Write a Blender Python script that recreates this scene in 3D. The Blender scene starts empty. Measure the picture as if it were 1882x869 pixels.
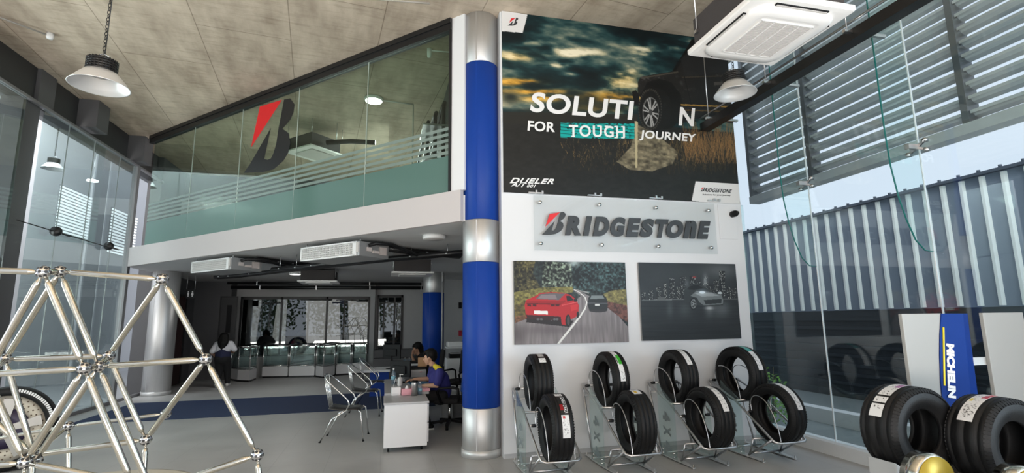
import bpy, math, random
import numpy as np
from mathutils import Vector, Matrix, Euler
random.seed(7)
PI = math.pi
SC = bpy.context.scene
COL = SC.collection

# ------------------------------------------------------------------ camera
FPX = 938.0
PITCH, ROLL, YAW, EYE = math.radians(9.33), math.radians(-0.73), math.radians(13.99), 1.6
def _axes():
    cp, sp = math.cos(PITCH), math.sin(PITCH)
    F = np.array([0, cp, sp]); U = np.array([0, -sp, cp]); X = np.array([1, 0, 0.])
    X, U = math.cos(ROLL)*X + math.sin(ROLL)*U, -math.sin(ROLL)*X + math.cos(ROLL)*U
    c, s = math.cos(YAW), math.sin(YAW)
    R = np.array([[c, s, 0], [-s, c, 0], [0, 0, 1]])
    return R @ F, R @ U, R @ X
CF, CU, CX = _axes()
CO = np.array([0, 0, EYE])
cam_data = bpy.data.cameras.new('camera')
cam_data.sensor_width = 36.0
cam_data.lens = FPX/1882*36.0
cam_data.clip_start = 0.05
cam_data.clip_end = 300
cam = bpy.data.objects.new('camera', cam_data)
COL.objects.link(cam)
mw = Matrix.Identity(4)
for r in range(3):
    mw[r][0], mw[r][1], mw[r][2], mw[r][3] = CX[r], CU[r], -CF[r], CO[r]
cam.matrix_world = mw
SC.camera = cam

# ------------------------------------------------------------------ world, daylight, exposure
SC.view_settings.view_transform = 'Standard'
SC.view_settings.look = 'None'
SC.view_settings.gamma = 1.0
SC.view_settings.use_curve_mapping = False
SC.view_settings.exposure = 1.0
SC.cycles.max_bounces = 8
SC.cycles.transparent_max_bounces = 24
SC.cycles.diffuse_bounces = 4
SC.cycles.glossy_bounces = 4
SC.cycles.use_denoising = True
SC.cycles.caustics_reflective = False
SC.cycles.caustics_refractive = False
SC.cycles.sample_clamp_indirect = 6.0
world = bpy.data.worlds.new('overcast_sky')
SC.world = world
world.use_nodes = True
wn = world.node_tree.nodes
wn['Background'].inputs[0].default_value = (0.82, 0.88, 1.0, 1)
wn['Background'].inputs[1].default_value = 0.53
sun_d = bpy.data.lights.new('hazy_sun', 'SUN')
sun_d.energy = 0.6; sun_d.angle = math.radians(12); sun_d.color = (1, .95, .86)
sun = bpy.data.objects.new('hazy_sun', sun_d); COL.objects.link(sun)
sun.rotation_euler = Vector((0.55, 0.75, -0.75)).to_track_quat('-Z', 'Y').to_euler()
# area lamps out of view: daylight through the street front, then added fill lamps
def area_lamp(name, loc, direction, sx, sy, power, col):
    d = bpy.data.lights.new(name, 'AREA'); d.shape = 'RECTANGLE'; d.size = sx; d.size_y = sy
    d.energy = power; d.color = col
    o = bpy.data.objects.new(name, d); COL.objects.link(o); o.location = loc
    o.rotation_euler = Vector(direction).to_track_quat('-Z', 'Y').to_euler()
    return o
for wx in (-4.3, -1.45, 1.45, 4.3):
    area_lamp('street_front_daylight', (wx, -4.6, 2.3), ((.75, 1, .12) if wx < 0 else (0, 1, .55)), 2.7, 4.2, 26 if wx < 0 else 5, (1.0, .96, .92))
area_lamp('ceiling_fill', (0, -2.4, .06), (0, .12, 1), 9.6, 4.6, 1080, (1.0, .95, .88))  # unseen lamp added at floor level to brighten the ceiling
area_lamp('left_outer_fill', (-7.35, 12.0, 8.3), (-.35, 0, -1), 2.6, 18.0, 1700, (.95, .98, 1.0))  # added lamp out of view, brightens the outer wall beyond the left glass
area_lamp('left_daylight_fill', (-8.4, 6.0, 2.2), (1, .1, 0.8), 7.0, 3.5, 340, (1, .98, .95))  # added lamp beyond the left glass, tilted up to lift the ceiling
area_lamp('low_side_fill', (6.3, -1.6, 2.3), (-.45, 1, -.42), 2.4, 2.4, 75, (.70, .86, 1.0))  # added bluish lamp out of view, brightens the floor and kerb at right
area_lamp('side_daylight_fill', (6.2, -1.5, 1.8), (-1, .25, 0.9), 4.0, 3.0, 90, (.85, .93, 1.0))  # added lamp outside the right glass, tilted up towards the ceiling

# ------------------------------------------------------------------ picking points of the place
def ray(px, py):
    return CF + CX*(px-941)/FPX - CU*(py-434.5)/FPX
def onz(px, py, z):
    d = ray(px, py); return Vector(CO + d*(z-EYE)/d[2])
def ony(px, py, y):
    d = ray(px, py); return Vector(CO + d*y/d[1])
def onx(px, py, x):
    d = ray(px, py); return Vector(CO + d*x/d[0])
def dep(px, py, D):
    return Vector(CO + ray(px, py)*D)
MEZ = 7.30                       # the mezzanine front is the plane x + y = MEZ
def onmez(px, py, k=MEZ):
    d = ray(px, py); return Vector(CO + d*k/(d[0]+d[1]))

# ------------------------------------------------------------------ materials
def s2l(c):
    return tuple(((x/255)/12.92 if x/255 <= .04045 else ((x/255+.055)/1.055)**2.4) for x in c)
MATS = {}
def mat(name, col, rough=.5, metal=0.0, spec=.5, var=.06, scale=6.0, bump=0.0, bscale=60.0, coat=0.0, stretch=None, rvar=0.0):
    m = bpy.data.materials.new(name); m.use_nodes = True
    nt = m.node_tree; b = nt.nodes['Principled BSDF']
    tc = nt.nodes.new('ShaderNodeTexCoord'); mp = nt.nodes.new('ShaderNodeMapping')
    nt.links.new(tc.outputs['Object'], mp.inputs[0])
    if stretch: mp.inputs['Scale'].default_value = stretch
    nz = nt.nodes.new('ShaderNodeTexNoise'); nz.inputs['Scale'].default_value = scale; nz.inputs['Detail'].default_value = 5
    nt.links.new(mp.outputs[0], nz.inputs['Vector'])
    cr = nt.nodes.new('ShaderNodeMix'); cr.data_type = 'RGBA'
    lo = [max(0, c*(1-var)) for c in col]; hi = [min(1, c*(1+var)) for c in col]
    cr.inputs[6].default_value = (*lo, 1); cr.inputs[7].default_value = (*hi, 1)
    nt.links.new(nz.outputs['Fac'], cr.inputs[0])
    nt.links.new(cr.outputs[2], b.inputs['Base Color'])
    b.inputs['Roughness'].default_value = rough; b.inputs['Metallic'].default_value = metal
    b.inputs['Specular IOR Level'].default_value = spec
    b.inputs['Coat Weight'].default_value = coat
    if rvar:
        mr = nt.nodes.new('ShaderNodeMapRange'); mr.inputs[3].default_value = max(0, rough-rvar); mr.inputs[4].default_value = rough+rvar
        nt.links.new(nz.outputs['Fac'], mr.inputs[0]); nt.links.new(mr.outputs[0], b.inputs['Roughness'])
    if bump:
        n2 = nt.nodes.new('ShaderNodeTexNoise'); n2.inputs['Scale'].default_value = bscale; n2.inputs['Detail'].default_value = 4
        nt.links.new(mp.outputs[0], n2.inputs['Vector'])
        bp = nt.nodes.new('ShaderNodeBump'); bp.inputs['Strength'].default_value = bump; bp.inputs['Distance'].default_value = .01
        nt.links.new(n2.outputs['Fac'], bp.inputs['Height']); nt.links.new(bp.outputs[0], b.inputs['Normal'])
    MATS[name] = m
    return m
def emit_mat(name, col, strength):
    m = mat(name, col, .4); b = m.node_tree.nodes['Principled BSDF']
    b.inputs['Emission Color'].default_value = (*col, 1); b.inputs['Emission Strength'].default_value = strength
    return m
def glass_mat(name, tint=(.93, .97, .96), refl=1.0, base=0.02, rough=0.0, film=0.0, filmcol=(.3, .4, .38)):
    m = bpy.data.materials.new(name); m.use_nodes = True
    nt = m.node_tree; nt.nodes.clear()
    out = nt.nodes.new('ShaderNodeOutputMaterial')
    tr = nt.nodes.new('ShaderNodeBsdfTransparent'); tr.inputs[0].default_value = (*tint, 1)
    gl = nt.nodes.new('ShaderNodeBsdfGlossy'); gl.inputs['Roughness'].default_value = rough
    gl.inputs[0].default_value = (.97, 1, 1, 1)
    lw = nt.nodes.new('ShaderNodeLayerWeight'); lw.inputs[0].default_value = .5      # facing = 1 - |cos|, the same from both sides of the sheet
    fr = nt.nodes.new('ShaderNodeMath'); fr.operation = 'POWER'; fr.inputs[1].default_value = 4.0
    nt.links.new(lw.outputs['Facing'], fr.inputs[0])
    ma = nt.nodes.new('ShaderNodeMath'); ma.operation = 'MULTIPLY_ADD'; ma.use_clamp = True
    ma.inputs[1].default_value = refl; ma.inputs[2].default_value = base
    nt.links.new(fr.outputs[0], ma.inputs[0])
    mx = nt.nodes.new('ShaderNodeMixShader')
    first = tr
    if film > 0:
        df = nt.nodes.new('ShaderNodeBsdfDiffuse'); df.inputs[0].default_value = (*filmcol, 1)
        tl = nt.nodes.new('ShaderNodeBsdfTranslucent'); tl.inputs[0].default_value = (*filmcol, 1)
        a = nt.nodes.new('ShaderNodeMixShader'); a.inputs[0].default_value = .3
        nt.links.new(df.outputs[0], a.inputs[1]); nt.links.new(tl.outputs[0], a.inputs[2])
        f = nt.nodes.new('ShaderNodeMixShader'); f.inputs[0].default_value = film
        nt.links.new(tr.outputs[0], f.inputs[1]); nt.links.new(a.outputs[0], f.inputs[2])
        first = f
    nt.links.new(ma.outputs[0], mx.inputs[0]); nt.links.new(first.outputs[0], mx.inputs[1]); nt.links.new(gl.outputs[0], mx.inputs[2])
    nt.links.new(mx.outputs[0], out.inputs[0])
    MATS[name] = m
    return m
def paint_mat(name, rough=.45, spec=.4):
    m = bpy.data.materials.new(name); m.use_nodes = True
    nt = m.node_tree; b = nt.nodes['Principled BSDF']
    at = nt.nodes.new('ShaderNodeAttribute'); at.attribute_name = 'print'
    nt.links.new(at.outputs['Color'], b.inputs['Base Color'])
    b.inputs['Roughness'].default_value = rough; b.inputs['Specular IOR Level'].default_value = spec
    MATS[name] = m
    return m

WHITE = mat('white_paint', (.74, .75, .77), .55, var=.015, scale=1.5)
FASC = mat('fascia_paint', (.56, .52, .52), .6, var=.02, scale=1.5)
SOFF = mat('soffit_paint', (.60, .60, .60), .7, var=.04, scale=1.2)
CHAR = mat('charcoal_panel', (.032, .032, .034), .5, var=.08)
GREYP = mat('grey_panel', (.095, .095, .10), .5, var=.05)
DKWALL = mat('dark_grey_wall', (.10, .10, .105), .7, var=.08)
BKWALL = mat('mid_grey_wall', (.46, .46, .465), .7, var=.04)
BLACK = mat('black_metal', (.007, .007, .008), .4, var=.1)
BLACKP = mat('black_plastic', (.005, .005, .006), .5, spec=.2, var=.1)
RUBBER = mat('tyre_rubber', (.0065, .0065, .007), .5, spec=.30, var=.25, scale=20, bump=.15, bscale=160)
CHROME = mat('polished_chrome', (.78, .78, .78), .12, 1.0, var=.03)
SATIN = mat('satin_aluminium', (.66, .63, .54), .17, 1.0, var=.04, scale=4)
STEEL = mat('stainless_tube', (.62, .62, .63), .28, 1.0, var=.05)
GALV = mat('galvanised_metal', (.62, .63, .63), .40, .45, var=.12, scale=9)
CLAD = mat('brushed_column_cladding', (.62, .62, .62), .45, .9, var=.08, scale=14, stretch=(3, 3, .15))
BLUEC = mat('blue_column_paint', (.006, .046, .29), .42, spec=.22, var=.03)
BLUEF = mat('blue_carpet', (.006, .022, .075), .8, var=.2, scale=60, bump=.3, bscale=200)
ACW = mat('white_ac_plastic', (.80, .78, .76), .45, var=.01)
ACG = mat('grille_grey', (.55, .52, .50), .6, var=.03)
ACB = mat('dark_ac_insulation', (.045, .04, .04), .8, var=.1, bump=.2)
SHEET = mat('galvanised_casing', (.42, .42, .42), .45, .6, var=.06)
SHADE = mat('spun_aluminium_shade', (.80, .80, .80), .35, .55, var=.03, scale=2)
LITDISC = emit_mat('lit_lamp_glass', (1, .98, .94), 2.2)
WPLAST = mat('white_plastic', (.78, .78, .78), .4, var=.02)
LETW = mat('white_print', (.80, .80, .80), .5, var=.02)
LETK = mat('dark_grey_letter', (.035, .038, .042), .42, var=.05)
REDP = mat('red_print', (.72, .015, .02), .45, var=.03)
TEALP = mat('teal_print', (.01, .30, .29), .5, var=.2, scale=12)
YELP = mat('yellow_print', (.85, .68, .02), .5, var=.03)
GLC = glass_mat('clear_side_glass', (.92, .97, .98), 1.0, .05)
GLL = glass_mat('left_glass', (.80, .86, .86), 1.3, .05)
GLM = glass_mat('mezzanine_glass', (.74, .82, .76), .9, .02)
GLF = glass_mat('frosted_film_glass', (.8, .9, .87), .8, .02, .12, film=.9, filmcol=(.17, .29, .26))
GLS = glass_mat('frosted_stripe_film', (.8, .9, .87), .8, .02, .2, film=.75, filmcol=(.34, .42, .39))
GLD = glass_mat('display_window_glass', (.55, .58, .58), 1.5, .10)
GLR = glass_mat('green_edge_glass', (.90, .96, .95), .9, .02, film=.03, filmcol=(.55, .75, .72))
GLFIN = glass_mat('fin_glass', (.92, .975, .97), .8, .02)
GLE = mat('glass_edge_green', (.02, .16, .15), .2, var=.1)
ACRY = glass_mat('acrylic_sheet', (.94, .95, .95), 1.6, .02)
SHOWG = glass_mat('showcase_glass', (.93, .975, .97), 1.6, .05)
SKIN = mat('skin', (.52, .30, .20), .5, var=.05)
HAIR = mat('black_hair', (.005, .0045, .0045), .6, spec=.2, var=.2, scale=40)
NAVY = mat('navy_fabric', (.012, .016, .055), .8, var=.1)
UNIB = mat('blue_uniform_fabric', (.025, .025, .17), .8, var=.1)
UNIY = mat('yellow_uniform_fabric', (.62, .50, .03), .8, var=.05)
CLW = mat('white_fabric', (.68, .68, .72), .8, var=.05)
CLK = mat('black_fabric', (.010, .010, .012), .85, var=.1)
SHOE = mat('white_shoe', (.72, .72, .70), .5, var=.03)
OFFB = mat('blue_chair_fabric', (.02, .06, .22), .85, var=.1)
PINK = mat('pink_card', (.75, .36, .42), .6, var=.06, scale=30)
KRAFT = mat('brown_card', (.42, .25, .13), .7, var=.05)
WATER = glass_mat('clear_bottle', (.80, .90, .97), 1.0, .05, film=.15, filmcol=(.6, .75, .9))
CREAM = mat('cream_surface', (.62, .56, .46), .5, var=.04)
REDC = mat('red_caliper_paint', (.45, .02, .05), .35, var=.05)
LEAF = mat('leaf_green', (.16, .34, .05), .5, var=.35, scale=25)
DESKW = mat('white_laminate', (.74, .74, .75), .4, var=.015)
DESKG = mat('grey_laminate', (.45, .45, .46), .4, var=.03)

# concrete ceiling with formwork seams
def concrete():
    m = bpy.data.materials.new('board_marked_concrete'); m.use_nodes = True
    nt = m.node_tree; N = nt.nodes; L = nt.links; b = N['Principled BSDF']
    tc = N.new('ShaderNodeTexCoord'); mp = N.new('ShaderNodeMapping')
    mp.inputs['Rotation'].default_value = (0, 0, math.radians(-7)); L.new(tc.outputs['Object'], mp.inputs[0])
    n1 = N.new('ShaderNodeTexNoise'); n1.inputs['Scale'].default_value = .9; n1.inputs['Detail'].default_value = 9; n1.inputs['Roughness'].default_value = .62
    m2 = N.new('ShaderNodeMapping'); m2.inputs['Scale'].default_value = (2.6, .8, 1); L.new(mp.outputs[0], m2.inputs[0])
    L.new(m2.outputs[0], n1.inputs['Vector'])
    r1 = N.new('ShaderNodeValToRGB'); L.new(n1.outputs['Fac'], r1.inputs[0])
    r1.color_ramp.elements[0].position = .30; r1.color_ramp.elements[0].color = (.36, .29, .22, 1)
    r1.color_ramp.elements[1].position = .68; r1.color_ramp.elements[1].color = (.66, .56, .445, 1)
    n2 = N.new('ShaderNodeTexNoise'); n2.inputs['Scale'].default_value = 5; n2.inputs['Detail'].default_value = 8; n2.inputs['Roughness'].default_value = .7
    m3 = N.new('ShaderNodeMapping'); m3.inputs['Scale'].default_value = (.5, 2.4, 1); L.new(mp.outputs[0], m3.inputs[0]); L.new(m3.outputs[0], n2.inputs['Vector'])
    r2 = N.new('ShaderNodeValToRGB'); L.new(n2.outputs['Fac'], r2.inputs[0])
    r2.color_ramp.elements[0].position = .28; r2.color_ramp.elements[0].color = (.70, .675, .65, 1)
    r2.color_ramp.elements[1].position = .52; r2.color_ramp.elements[1].color = (1, 1, 1, 1)
    mu = N.new('ShaderNodeMix'); mu.data_type = 'RGBA'; mu.blend_type = 'MULTIPLY'; mu.inputs[0].default_value = .8
    L.new(r1.outputs[0], mu.inputs[6]); L.new(r2.outputs[0], mu.inputs[7])
    br = N.new('ShaderNodeTexBrick'); br.offset = .5; br.squash = 1
    br.inputs['Scale'].default_value = 1; br.inputs['Mortar Size'].default_value = .007; br.inputs['Mortar Smooth'].default_value = .3
    br.inputs['Brick Width'].default_value = 2.44; br.inputs['Row Height'].default_value = 1.22
    br.inputs['Color1'].default_value = (1, 1, 1, 1); br.inputs['Color2'].default_value = (.9, .9, .91, 1); br.inputs['Mortar'].default_value = (.40, .38, .36, 1)
    m4 = N.new('ShaderNodeMapping'); m4.inputs['Rotation'].default_value = (0, 0, PI/2); m4.inputs['Location'].default_value = (.35, .52, 0)
    L.new(mp.outputs[0], m4.inputs[0]); L.new(m4.outputs[0], br.inputs['Vector'])
    mu2 = N.new('ShaderNodeMix'); mu2.data_type = 'RGBA'; mu2.blend_type = 'MULTIPLY'; mu2.inputs[0].default_value = .8
    L.new(mu.outputs[2], mu2.inputs[6]); L.new(br.outputs['Color'], mu2.inputs[7])
    L.new(mu2.outputs[2], b.inputs['Base Color']); b.inputs['Roughness'].default_value = .8; b.inputs['Specular IOR Level'].default_value = .25
    bp = N.new('ShaderNodeBump'); bp.inputs['Strength'].default_value = .25; bp.inputs['Distance'].default_value = .02
    L.new(n2.outputs['Fac'], bp.inputs['Height']); L.new(bp.outputs[0], b.inputs['Normal'])
    return m
CONC = concrete()
def floor_mat():
    m = bpy.data.materials.new('grey_floor_tile'); m.use_nodes = True
    nt = m.node_tree; N = nt.nodes; L = nt.links; b = N['Principled BSDF']
    tc = N.new('ShaderNodeTexCoord')
    n1 = N.new('ShaderNodeTexNoise'); n1.inputs['Scale'].default_value = 1.4; n1.inputs['Detail'].default_value = 7
    L.new(tc.outputs['Object'], n1.inputs['Vector'])
    r1 = N.new('ShaderNodeValToRGB'); L.new(n1.outputs['Fac'], r1.inputs[0])
    r1.color_ramp.elements[0].position = .3; r1.color_ramp.elements[0].color = (.40, .40, .395, 1)
    r1.color_ramp.elements[1].position = .7; r1.color_ramp.elements[1].color = (.48, .48, .475, 1)
    br = N.new('ShaderNodeTexBrick'); br.offset = 0; br.inputs['Scale'].default_value = 1
    br.inputs['Brick Width'].default_value = .6; br.inputs['Row Height'].default_value = .6
    br.inputs['Mortar Size'].default_value = .003; br.inputs['Mortar Smooth'].default_value = .2
    br.inputs['Color1'].default_value = (1, 1, 1, 1); br.inputs['Color2'].default_value = (.97, .97, .97, 1); br.inputs['Mortar'].default_value = (.8, .8, .8, 1)
    L.new(tc.outputs['Object'], br.inputs['Vector'])
    mu = N.new('ShaderNodeMix'); mu.data_type = 'RGBA'; mu.blend_type = 'MULTIPLY'; mu.inputs[0].default_value = 1
    L.new(r1.outputs[0], mu.inputs[6]); L.new(br.outputs['Color'], mu.inputs[7]); L.new(mu.outputs[2], b.inputs['Base Color'])
    mr = N.new('ShaderNodeMapRange'); mr.inputs[3].default_value = .3; mr.inputs[4].default_value = .48
    L.new(n1.outputs['Fac'], mr.inputs[0]); L.new(mr.outputs[0], b.inputs['Roughness'])
    return m
FLOORM = floor_mat()
PAVE = mat('outdoor_paving', (.19, .22, .22), .8, var=.15, scale=3)
KERBW = mat('white_kerb_paint', (.75, .77, .78), .6, var=.04)
CLADB = mat('blue_grey_sheeting', (.20, .24, .31), .5, .15, var=.1, scale=2)
RIBW = mat('pale_cladding_rib', (.82, .84, .82), .5, .1, var=.04)
DKSLAT = mat('dark_slat_wall', (.018, .024, .032), .5, var=.15)
OUTW = mat('pale_outer_wall', (.62, .63, .64), .7, var=.03, scale=1)

# ------------------------------------------------------------------ mesh building
ORG = {}
def V(*a): return Vector(a[0]) if len(a) == 1 else Vector(a)
class MB:
    def __init__(s): s.v = []; s.f = []; s.m = []; s.sm = []; s.mi = 0
    def add(s, vs, fs, smooth=False):
        n = len(s.v); s.v += [tuple(v) for v in vs]
        for f in fs: s.f.append([i+n for i in f]); s.m.append(s.mi); s.sm.append(smooth)
        return s
    def obox(s, c, ax, ay, az):
        c, ax, ay, az = V(c), V(ax), V(ay), V(az)
        vs = [c+ax*i+ay*j+az*k for i in (-1, 1) for j in (-1, 1) for k in (-1, 1)]
        return s.add(vs, [(0, 1, 3, 2), (4, 6, 7, 5), (0, 4, 5, 1), (2, 3, 7, 6), (0, 2, 6, 4), (1, 5, 7, 3)])
    def box(s, x0, x1, y0, y1, z0, z1):
        return s.obox(((x0+x1)/2, (y0+y1)/2, (z0+z1)/2), ((x1-x0)/2, 0, 0), (0, (y1-y0)/2, 0), (0, 0, (z1-z0)/2))
    def rbox(s, c, sx, sy, sz, rz=0):
        a = math.cos(rz); b = math.sin(rz)
        return s.obox(c, (a*sx/2, b*sx/2, 0), (-b*sy/2, a*sy/2, 0), (0, 0, sz/2))
    def bar(s, p, q, w, h, up=(0, 0, 1)):
        p, q = V(p), V(q); d = q-p; t = d.normalized(); u = V(up)
        if abs(t.dot(u)) > .99: u = V(1, 0, 0)
        sd = t.cross(u).normalized(); u = sd.cross(t)
        return s.obox((p+q)/2, d/2, sd*w/2, u*h/2)
    def tube(s, p, q, r, n=10, r2=None, caps=True):
        return s.path([p, q], r, n, radii=[r, r if r2 is None else r2], caps=caps)
    def path(s, pts, r, n=8, closed=False, radii=None, caps=True):
        pts = [V(p) for p in pts]; k = len(pts); base = len(s.v); prev = None; vs = []; fs = []
        for i, p in enumerate(pts):
            if closed: t = (pts[(i+1) % k]-pts[i-1]).normalized()
            elif i == 0: t = (pts[1]-p).normalized()
            elif i == k-1: t = (p-pts[-2]).normalized()
            else: t = ((pts[i+1]-p).normalized()+(p-pts[i-1]).normalized()).normalized()
            if prev is None:
                a = V(0, 0, 1) if abs(t.z) < .9 else V(1, 0, 0)
                u = t.cross(a).normalized()
            else:
                u = prev - t*prev.dot(t)
                u = u.normalized() if u.length > 1e-6 else t.orthogonal().normalized()
            prev = u; w = t.cross(u); rr = radii[i] if radii else r
            for j in range(n):
                a = 2*PI*j/n; vs.append(p+u*rr*math.cos(a)+w*rr*math.sin(a))
        for i in range(k if closed else k-1):
            i2 = (i+1) % k
            for j in range(n):
                j2 = (j+1) % n; fs.append((i*n+j, i*n+j2, i2*n+j2, i2*n+j))
        s.add(vs, fs, True)
        if caps and not closed:
            s.f.append([base+j for j in range(n)][::-1]); s.m.append(s.mi); s.sm.append(False)
            s.f.append([base+(k-1)*n+j for j in range(n)]); s.m.append(s.mi); s.sm.append(False)
        return s
    def lathe(s, prof, c=(0, 0, 0), axis='z', n=32, closed=False, smooth=True, a0=0, a1=2*PI):
        c = V(c); k = len(prof); full = abs(a1-a0-2*PI) < 1e-6; m = n if full else n+1; vs = []
        for i in range(m):
            a = a0+(a1-a0)*i/n; ca, sa = math.cos(a), math.sin(a)
            for (r, h) in prof:
                if axis == 'z': vs.append(c+V(r*ca, r*sa, h))
                elif axis == 'x': vs.append(c+V(h, r*ca, r*sa))
                else: vs.append(c+V(r*sa, h, r*ca))
        fs = []
        for i in range(n):
            i2 = (i+1) % m
            for j in range(k if closed else k-1):
                j2 = (j+1) % k; fs.append((i*k+j, i2*k+j, i2*k+j2, i*k+j2))
        return s.add(vs, fs, smooth)
    def prism(s, poly, o, ux, uy, uz):
        o, ux, uy, uz = V(o), V(ux), V(uy), V(uz); n = len(poly)
        a = [o+ux*p[0]+uy*p[1] for p in poly]; b = [p+uz for p in a]
        return s.add(a+b, [list(range(n))[::-1], list(range(n, 2*n))]+[(i, (i+1) % n, n+(i+1) % n, n+i) for i in range(n)])
    def quad(s, a, b, c, d): return s.add([a, b, c, d], [(0, 1, 2, 3)])
    def ball(s, c, r, nu=12, nv=8, sc=(1, 1, 1)):
        c = V(c); vs = []; fs = []
        for j in range(nv+1):
            t = PI*j/nv
            for i in range(nu):
                a = 2*PI*i/nu
                vs.append(c+V(r*sc[0]*math.sin(t)*math.cos(a), r*sc[1]*math.sin(t)*math.sin(a), r*sc[2]*math.cos(t)))
        for j in range(nv):
            for i in range(nu):
                i2 = (i+1) % nu; fs.append((j*nu+i, (j+1)*nu+i, (j+1)*nu+i2, j*nu+i2))
        return s.add(vs, fs, True)
    def limb(s, pts, rad, n=12):
        for i, p in enumerate(pts): s.ball(p, rad[i], 12, 8)
        for i in range(len(pts)-1): s.tube(pts[i], pts[i+1], rad[i], n, rad[i+1])
        return s
    def build(s, name, mats, parent=None, bevel=0.0, loc=None):
        me = bpy.data.meshes.new(name)
        o0 = V(0, 0, 0)
        if parent is not None: o0 = ORG.get(parent.name, V(0, 0, 0))
        elif loc is not None: o0 = V(loc)
        me.from_pydata([tuple(V(v)-o0) for v in s.v], [], s.f)
        for m in (mats if isinstance(mats, (list, tuple)) else [mats]): me.materials.append(m)
        me.polygons.foreach_set('material_index', s.m)
        me.polygons.foreach_set('use_smooth', s.sm)
        import bmesh
        bm = bmesh.new(); bm.from_mesh(me); bmesh.ops.recalc_face_normals(bm, faces=bm.faces); bm.to_mesh(me); bm.free()
        me.update()
        o = bpy.data.objects.new(name, me); COL.objects.link(o)
        if parent is not None:
            o.parent = parent; ORG[o.name] = o0
        elif loc is not None:
            o.location = o0; ORG[o.name] = o0
        if bevel:
            b = o.modifiers.new('bevel', 'BEVEL'); b.width = bevel; b.segments = 2; b.limit_method = 'ANGLE'; b.angle_limit = .8
        return o
def tag(o, label, cat, group=None, kind=None):
    if label: o['label'] = label
    if cat: o['category'] = cat
    if group: o['group'] = group
    if kind: o['kind'] = kind
    return o
def thing(name, label, cat, loc=(0, 0, 0), group=None):
    o = bpy.data.objects.new(name, None); COL.objects.link(o); o.location = V(loc); ORG[o.name] = V(loc)
    o.empty_display_size = .1
    return tag(o, label, cat, group)
def struct(name, mb, m, parent=None, bevel=0):
    o = mb.build(name, m, parent, bevel)
    if parent is None: o['kind'] = 'structure'
    return o
def plab(o, label): o['label'] = label; return o
def dup(root, loc=None, rz=None, label=None, group=None):
    r = root.copy(); COL.objects.link(r)
    if loc is not None: r.location = V(loc)
    if rz is not None: r.rotation_euler = (0, 0, rz)
    if label: r['label'] = label
    if group: r['group'] = group
    for ch in list(root.children):
        c = ch.copy(); COL.objects.link(c); c.parent = r
        for g in list(ch.children):
            d = g.copy(); COL.objects.link(d); d.parent = c
    return r

def text_geo(body, bold=.02, shear=0.0, spacing=1.0):
    cu = bpy.data.curves.new('lettering', 'FONT'); cu.body = body; cu.size = 1; cu.offset = bold; cu.shear = shear
    cu.space_character = spacing; cu.resolution_u = 5
    t = bpy.data.objects.new('lettering', cu)
    me = bpy.data.meshes.new_from_object(t)
    vs = [tuple(v.co) for v in me.vertices]; fs = [list(p.vertices) for p in me.polygons]
    bpy.data.objects.remove(t); bpy.data.meshes.remove(me); bpy.data.curves.remove(cu)
    return vs, fs
def text_bbox(vs):
    xs = [v[0] for v in vs]; ys = [v[1] for v in vs]
    return min(xs), max(xs), min(ys), max(ys)
def text_on(mb, body, bl, br, tl, depth, bold=.02, shear=0.0, spacing=1.0):
    """letters filling the parallelogram bl-br-tl, as solid letters of thickness |depth|"""
    vs, fs = text_geo(body, bold, shear, spacing); x0, x1, y0, y1 = text_bbox(vs)
    bl, br, tl, depth = V(bl), V(br), V(tl), V(depth)
    f2 = lambda v: bl+(br-bl)*((v[0]-x0)/(x1-x0))+(tl-bl)*((v[1]-y0)/(y1-y0))
    a = [f2(v) for v in vs]; n = len(a)
    cnt = {}
    for f in fs:
        for i in range(len(f)):
            e = (f[i], f[(i+1) % len(f)]); cnt[e] = cnt.get(e, 0)+1
    side = [(e[0], e[1], e[1]+n, e[0]+n) for e in cnt if (e[1], e[0]) not in cnt]
    mb.add(a+[p+depth for p in a], [f[::-1] for f in fs]+[[i+n for i in f] for f in fs]+side)
    return mb

# printed sheets: a fine grid carrying a per-point print colour
def grid_print(name, rgb, P, material, parent=None, back=None, loc=None):
    """rgb: HxWx3 sRGB 0..255 with row 0 on top; P(u, v) gives the place of a point, u right, v down"""
    H, W = rgb.shape[:2]
    vs = [tuple(P(i/(W-1), j/(H-1))) for j in range(H) for i in range(W)]
    fs = [(j*W+i, (j+1)*W+i, (j+1)*W+i+1, j*W+i+1) for j in range(H-1) for i in range(W-1)]
    me = bpy.data.meshes.new(name)
    o0 = ORG.get(parent.name, V(0, 0, 0)) if parent is not None else (V(loc) if loc is not None else V(0, 0, 0))
    arr = np.array(vs)-np.array(o0)
    me.from_pydata(arr.tolist(), [], fs); me.materials.append(material)
    c = np.clip(rgb.reshape(-1, 3)/255., 0, 1)
    lin = np.where(c <= .04045, c/12.92, ((c+.055)/1.055)**2.4)
    at = me.color_attributes.new('print', 'FLOAT_COLOR', 'POINT')
    at.data.foreach_set('color', np.concatenate([lin, np.ones((len(lin), 1))], 1).astype(np.float32).ravel())
    me.polygons.foreach_set('use_smooth', [True]*len(fs))
    me.update()
    o = bpy.data.objects.new(name, me); COL.objects.link(o)
    if parent is not None: o.parent = parent; ORG[o.name] = o0
    elif loc is not None: o.location = o0
    return o
RNG = np.random.default_rng(5)
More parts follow.
